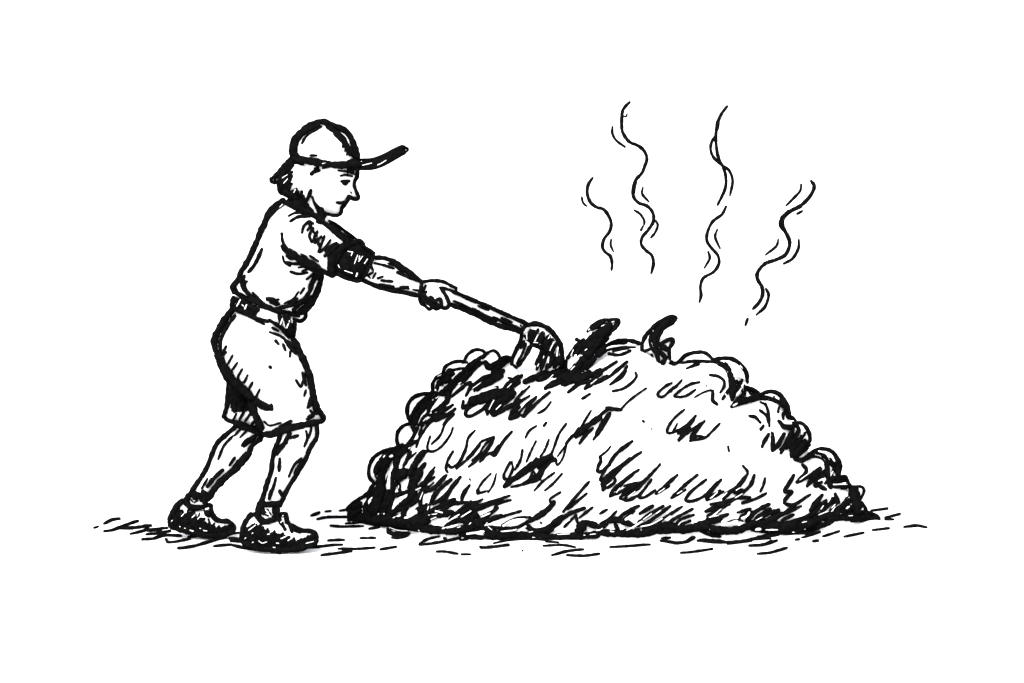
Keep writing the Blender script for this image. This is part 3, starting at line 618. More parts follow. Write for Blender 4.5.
RIGHT_S = '''L 15 380,332 430,306 470,290 ; 18 350,302 400,292 460,290 532,296 ; 24 530,292 590,312 620,352 640,392 ; 36 640,392 640,452 ; 20 662,402 620,452 584,508 ; 22 692,412 660,452 634,512 ; 24 640,546 680,512 722,502 ; 11 690,442 702,492 ; 28 650,542 720,520 790,502 ; 28 760,482 800,492 860,510 902,522 ; 28 900,522 940,562 950,602 ; 10 830,490 880,492 ;
 16 800,525 830,542 846,602 850,662 ; 15 798,574 832,602 842,640 ; 15 738,600 770,606 797,642 ; 13 815,655 800,685 ; 11 905,555 898,582 ; 20 690,316 715,352 ; 18 270,282 310,302 350,292 ; 13 385,330 450,310 ; 12 440,285 500,300; 16 600,300 630,340; 13 655,420 690,400;
 M 17 366,54 310,102 275,152 268,186 300,186 ; 13 326,134 300,182 ; 20 430,90 370,162 334,232 ; 20 380,152 330,192 ; 20 480,120 430,182 400,232 ; 18 400,232 432,202 ; 17 567,134 520,182 480,216 400,232 ; 14 615,265 620,290 ;
 20 846,195 820,232 809,268 ; 16 864,185 876,232 865,290 ; 18 936,190 910,242 868,292 ; 22 986,180 950,242 915,302 ; 24 1012,190 980,252 974,322 ; 26 1024,232 1000,302 ;
 16 122,298 60,342 0,392 ; 16 72,235 0,296 ; 14 108,395 50,432 0,482 ; 15 228,364 180,422 120,472 60,502 0,552 ; 16 182,455 140,502 108,552 ; 18 112,475 60,522 38,568 ; 14 38,568 110,542 202,510 ; 16 108,552 152,546 ; 18 368,390 310,452 240,502 208,532 ; 16 208,534 282,490 ; 18 468,400 390,462 320,522 292,556 ; 15 292,558 372,515 ;
 16 492,455 420,512 374,572 ; 18 374,574 430,576 502,540 ; 18 577,454 530,512 494,572 ; 13 562,500 500,572 ; 15 592,520 540,562 ; 16 700,375 727,412 700,462 650,502 600,532 ; 16 766,404 766,452 720,512 660,552 ; 14 830,445 820,482 798,518 ; 17 834,530 770,562 700,592 ; 34 702,512 640,532 600,552 ; 26 662,562 600,582 518,597 ; 14 742,555 690,582 ; 14 700,500 660,530 ; 14 620,520 580,560 ;
 15 992,430 965,482 934,522 982,520 ; 17 982,520 940,572 950,592 1000,592 1024,572 ;
 24 102,605 40,642 0,672 ; 22 182,600 140,642 120,685 ; 22 242,610 180,662 ; 20 287,605 230,662 ; 18 352,610 290,662 ; 18 412,620 340,672 ; 18 422,655 370,685 ; 18 488,632 560,602 642,590 ; 22 622,602 540,642 488,682 ; 20 612,650 560,685 ; 20 852,594 790,642 700,642 668,636 ; 14 742,620 680,672 ; 26 902,622 840,662 780,685 ; 16 1002,600 940,642 890,662 ; 22 982,655 920,685 ;
 N 18 110,175 140,202 190,202 ; 14 130,210 190,216 ; 24 150,150 180,160 ; 26 200,192 216,212 ; 24 226,230 190,282 150,332 ; 28 250,252 200,312 180,362 ; 22 182,230 150,292 118,358 ; 18 142,250 110,312 70,346 ; 24 282,312 220,362 190,382 ; 16 272,332 210,382 ; 24 198,396 250,390 300,352 ;
 13 270,386 320,380 362,402 386,442 382,492 ; 28 300,352 340,356 382,392 ; 24 382,402 420,432 ; 36 432,412 440,472 ; 20 242,422 266,462 212,528 ; 18 208,528 260,502 342,440 ; 22 346,450 300,512 268,546 ; 20 382,460 340,512 324,542 ; 14 350,555 372,566 ; 32 390,512 402,552 ; 18 392,500 370,532 ; 20 400,546 450,550 502,546 ; 18 410,526 490,516 ; 24 400,492 430,510 490,502 ;
 38 502,532 540,592 572,662 ; 15 460,560 500,556 ; 17 546,570 566,602 560,652 ; 13 30,505 20,552 0,577 ; 16 197,485 170,532 138,577 186,576 ; 17 186,576 138,626 150,650 190,656 240,622 287,595 ; 22 352,600 320,652 290,685 ; 20 430,590 440,632 400,685 ; 24 382,640 350,685 ; 24 502,612 460,662 ; 36 540,622 490,672 ; 24 580,640 602,685 ; 16 50,650 0,685 ; 16 420,430 410,490; 18 240,300 280,320; 14 260,240 220,290;
 O 26 0,202 80,198 160,190 240,184 ; 22 100,180 180,184 262,180 ; 18 260,172 320,186 400,182 442,176 ; 24 420,182 500,186 560,190 620,184 ; 20 560,198 640,180 682,160 ; 20 650,156 720,154 800,150 ; 15 740,162 820,154 ; 10 580,116 520,144 440,170 ; 12 622,140 560,162 490,182 ; 18 660,150 720,130 760,120 ; 16 700,150 780,135 ; 9 620,130 660,95 ; 10 640,140 690,95 ; 9 690,130 720,105 ; 10 280,165 300,140 330,118 ; 14 270,180 310,150 ; 12 380,165 420,150 ; 8 310,150 350,135 ; 8 350,165 385,150'''
for t_ in (LEFT, MID, RIGHT_S): draw(mound, s, t_, .86, coarse=True)
hatch(mound, s, 'G 1 200,430 320,355 400,335 480,350 460,410 400,430 340,400', 32, 2.6, 3.0, .0)
hatch(mound, s, 'G 1 0,420 60,390 110,370 70,420 0,450', 35, 2.4, 2.6, .05)
draw(mound, s, '''a 40 720,90 640,150 560,210 ; 30 700,150 640,200 560,290 520,330 ; 40 540,230 480,310 430,390 ; 30 560,340 500,390 440,440 ; 30 440,210 340,300 310,360 ; 56 420,220 400,300 ; 34 270,400 360,420 430,400 ; 46 420,400 400,480 350,560 ; 48 260,440 200,520 120,600 ; 56 150,560 130,660 ; 28 300,440 250,520 240,590 ; 28 250,600 330,590 400,540 450,510 ; 26 470,545 400,600 300,650 ; 26 460,590 400,640 370,683 ; 40 340,600 250,650 180,683 ; 24 380,500 320,560 ;
 56 730,150 760,185 850,150 910,110 ; 40 930,110 860,180 790,230 ; 40 880,220 820,240 770,290 ; 42 870,265 790,310 700,350 640,390 ; 26 780,250 690,290 600,370 560,435 ; 30 600,320 560,335 ; 38 690,420 760,400 830,360 ; 84 620,470 740,450 880,410 ; 56 960,390 900,450 860,490 ; 36 600,470 570,540 ; 28 540,480 535,540 570,510 ; 28 600,500 560,570 570,605 620,600 720,540 ; 36 800,470 750,530 745,590 ; 38 880,470 800,540 790,595 870,560 1000,490 ; 36 1010,265 930,330 890,390 ; 24 1024,320 950,370 ; 30 1024,470 960,560 940,625 1024,570 ;
 t 54 400,120 330,200 290,290 270,380 ; 46 470,110 400,180 380,240 ; 56 300,190 250,280 ; 40 400,140 300,180 ; 28 380,240 360,330 360,400 ; 76 400,320 440,290 ; 28 480,150 450,220 430,290 ; 46 570,150 520,220 480,300 ; 36 580,230 530,300 510,390 ; 28 490,310 470,400 ; 18 400,380 410,420 430,430 ; 34 480,420 400,440 370,450 ; 54 510,400 480,470 420,500 ; 84 280,380 260,470 230,560 ; 38 370,380 340,470 300,560 ; 22 365,460 340,540 320,600 ; 36 480,480 400,530 330,590 ; 28 600,390 540,450 480,510 ; 26 560,380 545,520 ; 28 230,370 180,450 ; 22 160,455 100,500 50,550 ; 60 100,580 70,600 ; 44 100,540 140,520 ; 70 150,600 300,620 450,630 600,620 ; 36 200,580 250,590 ; 36 440,540 430,600 ; 44 520,560 600,530 ;
 b 64 430,20 370,120 350,180 ; 36 540,10 480,90 400,160 ; 28 640,50 540,150 470,190 ; 34 690,80 580,180 530,260 ; 36 770,60 680,170 620,240 540,290 ; 22 550,60 500,100 ; 24 850,130 790,200 780,270 ; 28 450,170 430,260 420,340 ; 36 460,180 360,290 240,340 180,380 ; 24 540,270 470,330 400,400 ; 36 720,250 600,310 480,370 ; 36 780,280 680,300 560,400 ; 28 860,270 780,330 680,420 ; 28 960,250 860,310 760,390 ; 30 1020,280 900,330 800,390 ; 28 620,300 640,345 ; 56 400,420 500,400 600,380 700,360 ; 70 200,450 350,480 500,505 700,515 860,490 ; 56 900,380 820,460 ; 46 1024,430 930,430 850,480 ; 46 650,480 720,440 850,400 ; 34 750,520 850,550 940,575 1024,560 ; 26 150,500 170,540 320,520 ; 22 190,580 250,580 330,540 ; 26 120,440 60,470 ; 36 300,340 270,400 ; 54 200,400 100,400 ;
 c 24 250,135 100,190 0,220 ; 22 260,170 150,210 100,280 0,330 ; 36 150,240 80,290 0,340 ; 36 180,300 60,350 ; 24 350,265 200,310 40,370 ; 22 430,315 300,330 190,385 ; 50 630,190 580,250 480,320 420,350 ; 22 685,105 600,160 600,190 ; 28 420,350 300,410 160,410 60,400 ; 36 0,400 70,450 180,470 ; 60 60,475 200,455 330,470 550,470 ; 50 400,390 460,430 560,420 700,310 ; 26 930,15 820,140 710,270 ; 24 910,115 750,250 ; 36 890,240 760,290 700,340 ; 24 960,235 850,320 ; 40 700,330 640,400 570,450 ; 50 560,490 700,490 860,470 ; 90 880,380 840,430 ; 54 900,360 1024,400 ; 36 860,470 1024,450 ; 30 0,495 60,480 ; 20 120,540 250,515 420,505 580,515 ; 22 820,300 780,340 720,400 ; 14 520,365 524,368 ; 28 820,310 830,360 ;
 d 24 130,0 60,60 20,130 90,80 ; 30 280,0 130,110 85,180 ; 26 85,180 160,150 240,110 330,75 ; 26 330,80 220,150 170,195 ; 26 430,0 330,110 240,170 210,205 ; 26 170,200 240,215 330,170 ; 24 440,40 380,120 330,185 380,190 470,130 ; 30 660,0 560,90 480,160 ; 24 590,95 480,160 ; 28 830,0 720,90 610,195 ; 22 610,195 730,125 ; 26 905,40 780,140 730,215 800,220 900,170 1000,60 ; 26 1024,50 940,150 910,215 ; 24 910,215 1024,130 ;
 32 330,265 220,320 160,370 ; 26 290,310 200,380 ; 36 450,265 340,330 ; 30 540,265 420,340 330,400 ; 30 600,265 500,340 380,420 260,430 ; 26 700,270 560,360 440,430 ; 26 790,290 660,360 560,420 ; 24 800,340 690,380 640,430 ; 24 770,390 680,430 ; 22 60,295 0,330 ; 22 140,310 80,370 0,420 ; 54 80,390 150,380 260,420 ; 36 130,420 160,480 ; 70 200,490 350,490 500,440 700,460 850,440 ; 54 560,420 720,450 ; 44 0,500 150,500 300,510 440,500 ; 54 720,470 900,410 1024,380 ; 36 0,450 60,420 ; 26 860,480 940,510 1024,525 ; 26 900,310 1024,280 ; 36 920,350 1024,300 ; 54 920,400 1000,360 ;
 c 60 60,478 250,480 430,486 620,490 800,478 1000,472 ; d 60 0,490 200,500 400,485 560,470 740,465 900,440 ; e 50 0,430 150,470 300,470 450,420 600,450 750,460 900,445 1024,410 ; 
 e 36 400,0 330,90 240,160 200,200 ; 30 465,0 430,90 340,170 260,230 ; 36 270,130 200,200 ; 40 300,150 360,130 ; 26 90,250 200,230 300,200 430,190 ; 26 360,240 480,200 565,155 ; 24 555,30 540,90 515,140 ; 30 50,310 150,260 250,250 ; 26 240,255 120,320 50,390 ; 32 240,335 150,370 100,400 ; 26 180,40 100,140 60,210 200,140 ; 26 430,290 320,320 ; 30 470,310 360,350 340,380 ; 15 225,400 340,380 370,400 ; 36 590,250 480,310 400,390 ; 30 600,290 560,310 470,380 ; 36 670,300 560,340 450,420 ; 24 800,340 700,390 ; 54 700,330 560,400 420,430 ; 20 700,330 800,265 ; 70 0,420 100,460 250,475 380,450 460,410 ; 70 600,425 750,430 900,430 1000,380 ; 36 1024,330 940,380 820,390 ; 36 780,480 900,470 1024,430 ; 22 440,470 600,490 750,500 900,500 1024,485 ; 26 800,0 720,135 790,140 720,220 730,245 800,255 930,175 ; 26 940,300 1024,230 ;
 f 22 350,245 250,310 150,365 ; 24 190,215 225,260 140,360 ; 28 340,240 280,310 235,390 ; 26 380,260 320,330 300,395 360,360 ; 36 350,400 390,420 ; 36 360,470 300,540 260,600 ; 36 380,530 290,620 200,670 ; 36 470,460 500,530 ; 36 450,500 360,610 ; 46 600,500 540,560 480,600 ; 100 630,430 640,520 650,600 ; 54 300,680 420,640 540,620 ; 46 420,330 560,320 ; 28 430,395 540,400 ; 28 700,540 740,600 ; 50 700,620 800,645 840,670 ; 46 400,200 410,320 ; 54 480,160 490,290 ; 24 430,160 480,220 ; 40 130,165 200,170 280,120 ; 54 200,40 110,130 ;
 g 34 60,90 110,120 140,180 140,250 ; 46 160,240 150,320 ; 22 220,205 150,340 ; 22 185,210 130,270 85,335 ; 36 150,385 220,350 340,310 ; 18 150,380 190,330 240,290 ; 15 235,240 240,310 ; 24 250,250 330,290 ; 22 250,260 280,300 330,305 ; 40 490,340 520,390 540,440 ; 18 340,335 440,335 490,380 ; 16 380,365 400,430 405,520 ; 16 340,410 380,440 400,490 ; 18 270,450 310,460 345,495 ; 18 345,540 365,520 ; 15 470,390 465,425 ; 22 500,430 500,470 ; 26 470,485 510,530 580,520 ; 22 540,460 580,480 ; 22 610,540 560,610 480,680 ; 22 570,540 520,620 ; 22 505,570 440,680 ; 20 430,570 420,680 ; 22 400,575 355,660 ; 44 650,620 600,680 ; 18 0,170 60,180 95,210 95,250 70,290 ; 22 20,280 20,340 50,370 ;
 h 54 130,610 250,560 400,500 ; 36 0,640 100,560 ; 24 20,610 70,560 ; 80 400,470 360,520 ; 28 910,440 800,510 690,570 ; 30 1000,440 880,540 ; 24 1000,480 940,560 860,630 ; 30 780,540 700,600 640,670 ; 24 560,560 440,640 ; 36 480,550 300,665''')
draw(mound, s, '''J 20 660,270 600,340 545,385 ; 18 720,225 650,290 590,350 ; 15 735,245 690,300 ; 20 740,250 700,320 650,390 ; 17 560,330 535,375 ; 18 400,480 320,545 210,620 ; 17 420,500 350,580 330,610 ; 15 395,500 330,560 ; 15 250,560 160,640 ; 15 320,500 280,560 ; 16 170,525 135,600 160,620 185,560 ; 14 350,555 300,640 ; 14 180,665 250,650 310,630 ;
 15 690,500 670,560 690,575 740,530 800,450 865,405 ; 15 750,510 700,590 680,625 ; 16 800,545 720,610 690,650 ; 15 850,500 760,590 770,630 730,670 700,660 ; 15 850,510 915,468 ; 16 900,570 830,620 770,683 ; 15 900,640 820,660 ; 16 1024,540 930,630 850,660 ;
 M 16 300,185 370,150 430,90 ; 16 335,232 365,200 480,120 ; 16 330,225 400,160 ; 15 405,228 440,205 485,212 ; 22 460,140 400,215 ; 20 420,110 350,200''')
draw(mound, s, '''white a 9 690,100 655,150 ; 9 700,125 690,145 ; 10 525,215 480,260 440,320 ; 8 545,260 570,240 ; 8 500,330 520,320 ; 10 400,300 380,340 ; 8 395,365 360,400 ; 10 325,265 350,255 ; 14 400,205 440,185 500,170 ; 10 255,485 330,440 ; 12 380,460 300,540 255,590 ; 8 400,520 440,500 ; 6 290,620 330,590 ; 8 190,610 215,580 ; 8 140,630 148,595 ; 8 200,650 225,620 ; 8 215,680 235,645 ; 7 760,185 790,170 ; 8 860,165 915,125 ; 8 820,245 860,225 ; 8 620,370 690,320 ; 10 610,440 650,400 ; 10 700,400 790,370 820,365 ; 12 600,580 640,540 690,520 ; 10 760,550 790,490 815,455 ; 8 820,550 860,510 ; 7 910,370 950,330 ;
 t 9 250,210 225,260 220,310 ; 9 305,175 280,215 ; 18 340,185 390,155 ; 12 257,310 255,360 ; 18 355,250 335,330 335,400 ; 20 460,170 410,250 ; 20 500,200 450,260 ; 18 470,345 440,410 ; 8 400,380 398,405 ; 9 315,425 285,475 ; 28 220,470 170,540 165,560 ; 13 148,485 120,510 ; 36 460,450 390,500 370,530 ; 13 265,560 255,600 ; 10 305,540 300,580 ; 22 415,585 370,605 ; 32 530,555 470,590 ; 8 300,635 340,630 ; 7 100,625 150,625 ; 6 95,570 97,580 ; 8 520,410 550,395 ; 6 460,130 480,120 ; 8 470,280 450,290 ;
 b 14 640,370 560,350 ; 9 590,370 500,385 ; 11 620,420 570,440 ; 10 520,420 570,400 ; 11 760,380 680,430 ; 11 860,350 780,400 ; 22 740,470 680,490 620,500 ; 9 600,465 540,470 ; 11 500,512 415,515 ; 8 320,520 240,515 165,490 ; 8 770,485 730,495 ; 10 385,472 400,468 ; 24 390,350 330,400 300,410 ; 22 260,390 200,415 ; 10 170,455 125,458 ; 8 860,450 845,465 ; 20 970,525 830,545 ; 12 1020,370 950,400 ; 8 1000,450 980,475 ; 10 530,200 480,260 460,290 ; 8 450,190 425,250 ; 10 500,310 490,340 ;
 c 22 380,335 270,350 200,390 ; 12 260,320 100,370 60,385 ; 11 180,440 280,430 310,420 ; 14 390,395 340,430 ; 9 190,455 255,462 ; 8 445,490 500,490 545,502 ; 9 660,465 765,460 ; 14 760,340 640,425 ; 20 840,400 720,425 ; 7 420,445 450,440 ; 7 100,425 70,400 ; 8 940,465 985,460 ; 12 1000,430 1024,425 ; 6 885,470 895,472 ; 8 470,150 520,100 ;
 d 13 360,395 290,440 230,470 ; 11 420,460 340,472 ; 11 530,370 440,420 350,440 ; 26 170,435 200,450 180,460 ; 11 130,490 90,480 ; 9 285,505 250,510 ; 14 610,460 640,455 ; 8 600,350 555,380 ; 9 690,400 670,425 ; 26 270,350 220,380 ; 8 440,330 370,380 ; 8 520,300 480,330 ; 9 940,465 880,460 ; 9 0,470 20,455 ; 9 1010,345 930,360 ; 8 170,110 140,150 ; 8 240,185 300,140 ; 7 660,160 700,135 ; 7 500,150 550,115 ; 8 60,90 100,60 ; 8 940,200 1000,150 ; 
 e 22 510,462 480,465 ; 11 660,468 560,468 ; 9 615,432 645,432 ; 11 900,460 790,488 ; 22 360,370 400,350 420,320 ; 28 190,425 240,418 310,395 ; 30 280,330 250,370 190,400 ; 8 20,460 95,465 ; 11 330,430 370,405 ; 9 480,390 440,410 ; 9 530,360 480,385 ; 9 860,408 940,390 ; 8 800,408 820,410 ; 8 90,360 180,290 ; 8 110,355 150,320 ; 8 310,130 340,110 ; 8 300,195 360,160 ; 8 230,150 180,200 ; 8 100,195 150,140 ;
 f 20 330,95 420,120 465,180 ; 12 415,210 425,240 ; 13 450,270 420,320 ; 11 470,320 490,318 ; 9 505,330 525,332 ; 13 450,380 570,380 ; 20 660,420 680,470 ; 12 605,550 560,600 530,630 ; 9 640,570 630,600 ; 11 705,580 712,610 ; 9 440,580 470,550 ; 8 590,490 560,520 ; 9 170,340 250,280 ; 11 330,350 370,330 ; 8 350,590 370,560 ; 8 150,100 190,60 ; 8 220,100 210,90 ;
 g 6 120,150 140,190 ; 11 215,260 180,310 ; 9 255,290 265,310 ; 7 380,305 430,318 ; 9 160,380 200,355 ; 8 510,450 515,470 ; 12 520,515 560,515 ; 8 545,485 570,485 ; 18 630,560 620,620 ; 6 590,590 560,625 ; 6 205,105 220,125 ; 8 105,300 120,320 ;
 f 24 535,440 565,480 ; 9 640,560 632,600 ; 10 600,545 560,590 530,630 ; 9 470,570 440,610 ; 10 700,590 712,612 ; 8 330,640 400,610 ; 8 560,650 620,645 ; 8 480,640 520,630 ; 9 430,500 410,530;
 h 8 145,585 220,535 300,490 ; 8 320,600 380,540 ; 9 450,425 465,410 ; 8 690,630 740,590 ; 8 830,520 880,490''')
draw(mound, s, 'G 20 580,262 640,238 700,236 748,250 ; 12 592,280 640,270 722,266 ; 14 600,296 650,302 700,282 ; 12 620,285 690,270 ; 16 600,250 680,245 ; 13 870,320 905,346 960,300 1024,292')
link('mound', mound, heap)
clumps = ['H 20 700,128 728,80 770,55 812,60 832,82', 'H 18 828,78 868,60 895,72 912,102', 'H 18 905,108 945,95 985,108', 'H 20 585,184 600,150 642,126 690,120 722,128',
  'H 22 528,288 526,250 550,212 592,190', 'H 24 398,466 382,420 386,370 412,330 462,308 524,302', 'H 22 336,612 322,570 330,520 362,486 402,474',
  'I 22 442,258 400,222 390,170 410,112 450,76 512,52 572,45', 'I 22 265,392 318,346 362,320 410,280', 'L 20 338,292 380,256 440,238 490,246 532,282',
  'L 24 528,282 590,274 642,280 690,312 720,360 725,412', 'L 18 716,442 760,452 802,482', 'L 24 798,482 850,463 902,476 942,522 966,592',
  'N 22 190,186 240,190 274,230 285,280 268,316', 'N 24 296,352 350,334 402,346 440,386 456,432 450,484', 'N 22 448,496 484,494 502,522', 'N 16 520,552 570,548 592,570 575,622', 'N 20 150,152 180,152 205,180']
cc = np.array((610., 450.))
for t in clumps:
    pts, w, _ = parse(t)[0]; a, b = np.array(pts[0]), np.array(pts[-1])
    mid = (a + b) / 2; inn = mid + (cc - mid) / np.linalg.norm(cc - mid) * 7
    cp = inflate(list(pts) + [tuple(b * .6 + inn * .4), tuple(inn), tuple(a * .6 + inn * .4)], YH + .02, 1.0, grid=2.4)
    cp.v = [(x, y, max(z, .001)) for x, y, z in cp.v]
    cs = Surface(cp, YH + .02); draw(cp, cs, t, .92, taper=.2)
    link('clump', cp, heap)

flush()
# dry stalks standing in the heap top
st = inflate(poly('G 10 400,345 412,305 445,250 500,188 560,140 600,132 645,140 640,165 602,205 570,262 545,330 490,390 420,410'), .42, .8, grid=2.0)
s = Surface(st, .42)
draw(st, s, '''G 20 408,315 448,262 482,230 ; 14 500,192 530,162 572,140 ; 24 600,140 642,144 632,170 602,196 ; 38 602,162 540,212 482,262 ; 38 592,182 530,242 470,312 ; 38 562,222 510,292 462,342 ; 36 572,272 520,322 472,372 ; 36 540,302 490,362 440,402 ; 16 450,230 470,242 ; 26 520,180 570,150; 22 420,400 440,350; 24 480,250 440,310;
 34 500,300 440,380; 18 400,330 395,370; white 6 505,186 545,152 ; 12 422,356 446,304 ; 5 520,275 540,262; 6 545,215 560,203''')
draw(st, s, '''G 14 560,242 608,204 ; 12 560,260 600,225 ; h 26 690,140 760,95 840,80 ; 24 860,95 900,92 ; 18 862,200 780,245 ; 20 810,265 700,350 ; 18 790,430 700,500 ; 18 745,485 650,560 ; 18 830,345 760,400;
 white h 6 870,103 885,98 ; 14 600,385 530,450 ; 7 620,380 560,440 ; 7 550,480 520,510 ; 8 680,168 730,120 770,98 ; 7 520,390 540,340 ; 8 715,315 780,270 ; 7 650,450 720,380 ; 6 640,345 665,325 ; 6 780,138 830,115 ; 6 680,555 740,510 ; 6 780,380 800,350''')
o = link('dry_stalk', st); tag(o, 'ragged black tuft of dry stalks standing in the heap just right of the hoe head', 'stalks')
st = inflate(poly('G 10 748,252 770,205 822,155 880,120 914,118 914,140 890,160 858,182 838,222 870,228 898,226 902,245 885,275 888,320 870,355 845,378 810,375 812,330 795,300 760,290'), .44, .8, grid=2.0)
s = Surface(st, .44)
draw(st, s, '''G 18 755,246 775,206 826,156 880,126 910,126 ; 20 912,132 890,156 850,182 830,222 825,256 ; 28 880,142 835,176 810,222 ; 18 802,200 790,242 ; 15 755,250 756,286 790,276 ; 20 830,256 880,230 900,240 882,272 ; 26 850,262 880,282 ; 24 830,282 860,312 850,342 ; 20 815,272 832,332 ;
 17 802,300 775,338 ; 14 815,332 808,370 850,376 882,356 ; 18 880,272 884,322 ; 26 812,230 822,262 ; 14 790,250 810,290; 16 845,270 820,300 ''')
o = link('curled_stalk', st); tag(o, 'horn shaped curled dark stalk standing at the middle of the heap crest', 'stalk')

flush()
# ================================================================== STEAM
def wisp(label, Y, base, strands, ripples):
    t = thing('steam_wisp', at(base[0], base[1], Y), label, 'steam', 'steam wisps rising over the heap')
    for nm, tx in (('strand', strands), ('ripple', ripples)):
        for pts, w, _ in parse(tx):
            P = Piece(); stroke(P, Air(Y), pts, w + .45 if nm == 'strand' else w * 1.15 + .5, 1, taper=.25, wob=.1); link(nm, P, t)
wisp('shortest and leftmost steam wisp, curling above the left of the heap', .42, (611, 270),
     'Q 15 130,72 105,110 98,160 115,210 150,240 190,252 220,290 235,335 225,380 195,420 185,465 200,495 230,520 240,560 237,597', 'Q 8 67,183 75,215 95,235 ; 8 235,423 232,455 247,492')
wisp('long steam wisp with a small hook near its tip, rising highest above the curled stalk', .5, (651, 273),
     'P 20 508,105 465,150 445,200 443,330 465,390 510,445 570,470 625,510 655,570 650,620 Q 15 428,0 410,45 375,85 360,130 362,180 390,215 440,235 470,270 475,320 445,370 412,410 405,450 430,485 465,515 475,560 463,615 ; P 11 458,226 478,226 487,205 ; Q 17 376,88 364,130 364,165',
     'P 14 363,315 362,370 395,430 468,485 ; Q 9 415,128 412,165 450,210 ; 9 368,258 400,280 422,315 422,340 ; 8 415,350 405,370 ; 10 490,318 500,345 485,385 462,413')
wisp('upper steam wisp of two thin crossing strands, straight above the lone S shaped one', .55, (718, 205),
     'R 14 268,65 235,110 215,160 205,220 207,290 220,360 250,420 262,480 255,540 215,625 ; 12 205,225 180,270 175,315 195,360 240,400 280,430 300,490 285,572 ; 20 217,145 211,200', '')
wisp('lower steam wisp of one thin S shaped strand under the crossing strands', .5, (700, 300),
     'S 12 225,57 205,95 160,130 135,180 132,225 155,260 185,295 190,335 165,375 115,405 100,445 103,490 95,522', 'S 8 182,170 172,205 195,260 ; 8 138,277 145,310 120,355')
wisp('rightmost steam wisp slanting up to the right with a loose drop below it', .6, (748, 322),
     'R 15 747,490 765,520 745,570 700,620 640,655 S 590,55 540,78 503,115 499,155 525,200 535,240 515,290 470,315 415,335 380,375 378,410 400,450 402,490 385,525 357,555 ; 22 530,82 500,115 497,150 515,180',
     'R 10 690,510 685,545 650,585 605,630 ; S 9 572,92 597,78 ; 8 480,215 470,250 418,292 ; 10 580,220 578,260 550,310 507,335 ; 10 420,458 433,490 415,545 373,585 ; 11 330,605 320,635')

flush()
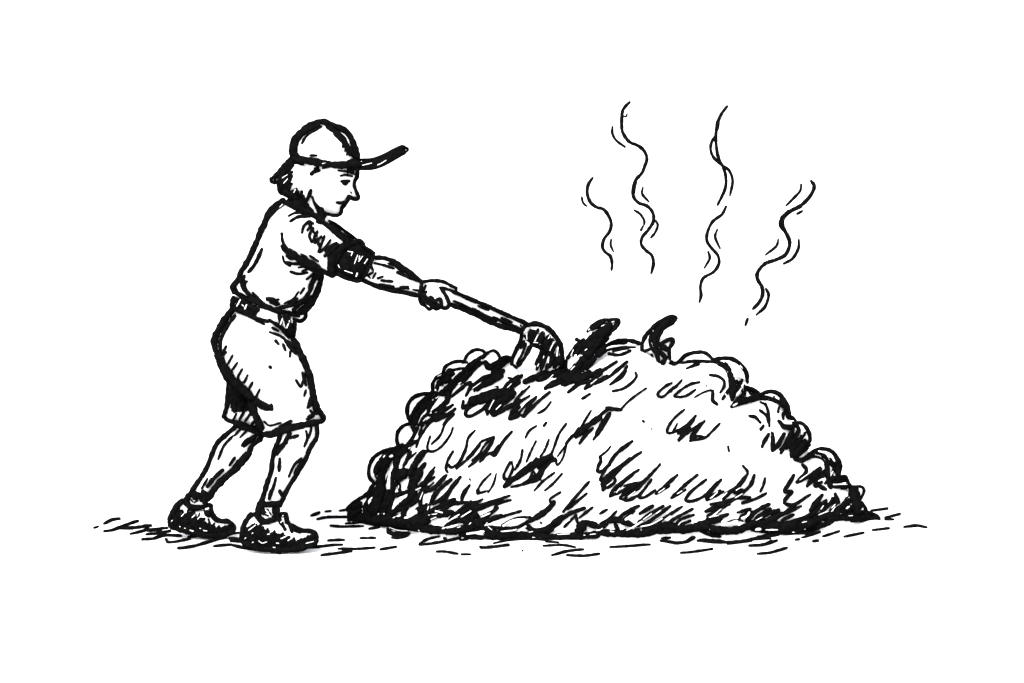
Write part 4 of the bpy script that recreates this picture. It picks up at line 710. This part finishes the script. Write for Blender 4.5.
# ================================================================== ground shadow, drawn as black hatching strokes
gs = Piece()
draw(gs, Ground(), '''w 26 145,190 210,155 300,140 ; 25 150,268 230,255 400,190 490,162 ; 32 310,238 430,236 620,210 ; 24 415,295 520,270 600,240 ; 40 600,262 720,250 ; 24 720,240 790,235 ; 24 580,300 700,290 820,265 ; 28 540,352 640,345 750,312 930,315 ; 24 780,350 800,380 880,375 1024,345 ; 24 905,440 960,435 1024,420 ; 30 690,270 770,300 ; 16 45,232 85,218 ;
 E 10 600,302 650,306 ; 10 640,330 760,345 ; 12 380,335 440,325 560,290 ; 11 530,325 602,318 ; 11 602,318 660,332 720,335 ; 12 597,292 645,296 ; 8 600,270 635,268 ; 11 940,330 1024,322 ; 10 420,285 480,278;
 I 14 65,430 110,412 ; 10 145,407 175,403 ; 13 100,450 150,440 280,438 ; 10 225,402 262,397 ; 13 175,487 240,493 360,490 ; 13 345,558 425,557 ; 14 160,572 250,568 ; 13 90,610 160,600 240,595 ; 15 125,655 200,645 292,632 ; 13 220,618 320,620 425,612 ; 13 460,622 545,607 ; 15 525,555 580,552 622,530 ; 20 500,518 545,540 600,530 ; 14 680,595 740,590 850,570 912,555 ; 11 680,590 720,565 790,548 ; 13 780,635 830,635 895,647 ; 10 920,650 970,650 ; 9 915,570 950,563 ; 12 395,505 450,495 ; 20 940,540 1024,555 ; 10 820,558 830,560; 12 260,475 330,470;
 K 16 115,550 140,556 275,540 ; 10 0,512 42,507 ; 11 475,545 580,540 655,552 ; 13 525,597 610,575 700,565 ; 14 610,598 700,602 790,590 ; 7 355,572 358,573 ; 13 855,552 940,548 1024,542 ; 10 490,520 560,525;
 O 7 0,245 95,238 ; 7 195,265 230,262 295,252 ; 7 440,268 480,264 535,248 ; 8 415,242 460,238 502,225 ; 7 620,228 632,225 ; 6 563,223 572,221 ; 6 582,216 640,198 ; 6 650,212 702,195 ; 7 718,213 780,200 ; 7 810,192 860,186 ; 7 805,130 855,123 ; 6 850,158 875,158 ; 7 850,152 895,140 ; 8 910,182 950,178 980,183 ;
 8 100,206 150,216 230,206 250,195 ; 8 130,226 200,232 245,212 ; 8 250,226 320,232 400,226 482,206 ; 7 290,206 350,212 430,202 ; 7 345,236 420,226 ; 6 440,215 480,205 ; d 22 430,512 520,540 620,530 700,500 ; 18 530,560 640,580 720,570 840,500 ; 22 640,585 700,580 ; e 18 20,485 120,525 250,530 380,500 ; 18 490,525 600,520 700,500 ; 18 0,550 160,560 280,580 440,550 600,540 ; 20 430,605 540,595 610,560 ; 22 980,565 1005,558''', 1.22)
o = link('shadow_hatching', gs); tag(o, 'short dark ink strokes of drawn shadow hatching on the ground under the feet and around the heap', 'shadow hatching', None, 'stuff')

flush()
# ================================================================== light
EL, AZ = math.radians(50), math.radians(200)     # sun high behind the viewer's left shoulder
sd = Vector((math.sin(AZ) * math.cos(EL), math.cos(AZ) * math.cos(EL), math.sin(EL)))
sl = bpy.data.lights.new('sun', 'SUN'); sl.energy = 1.5; sl.angle = math.radians(25); sl.color = (1, .985, .96)
so = bpy.data.objects.new('sun', sl); COL.objects.link(so); so.rotation_euler = sd.to_track_quat('Z', 'Y').to_euler(); so.location = (0, 0, 30)
w = bpy.data.worlds.new('World'); S.world = w; w.use_nodes = True; nt = w.node_tree
sky = nt.nodes.new('ShaderNodeTexSky'); sky.sky_type = 'NISHITA'; sky.sun_disc = False
sky.sun_elevation = EL; sky.sun_rotation = AZ; sky.dust_density = 4; sky.air_density = 1.2
hs = nt.nodes.new('ShaderNodeHueSaturation'); hs.inputs['Saturation'].default_value = .25
bg = nt.nodes['Background']; bg.inputs['Strength'].default_value = .15
nt.links.new(sky.outputs[0], hs.inputs['Color']); nt.links.new(hs.outputs[0], bg.inputs['Color'])
S.view_settings.view_transform = 'Standard'; S.view_settings.look = 'None'; S.view_settings.gamma = 1
S.view_settings.use_curve_mapping = False; S.view_settings.exposure = 1.25
S.render.filter_size = 1.2; S.render.engine = 'CYCLES'; S.cycles.max_bounces = 5; S.cycles.diffuse_bounces = 4
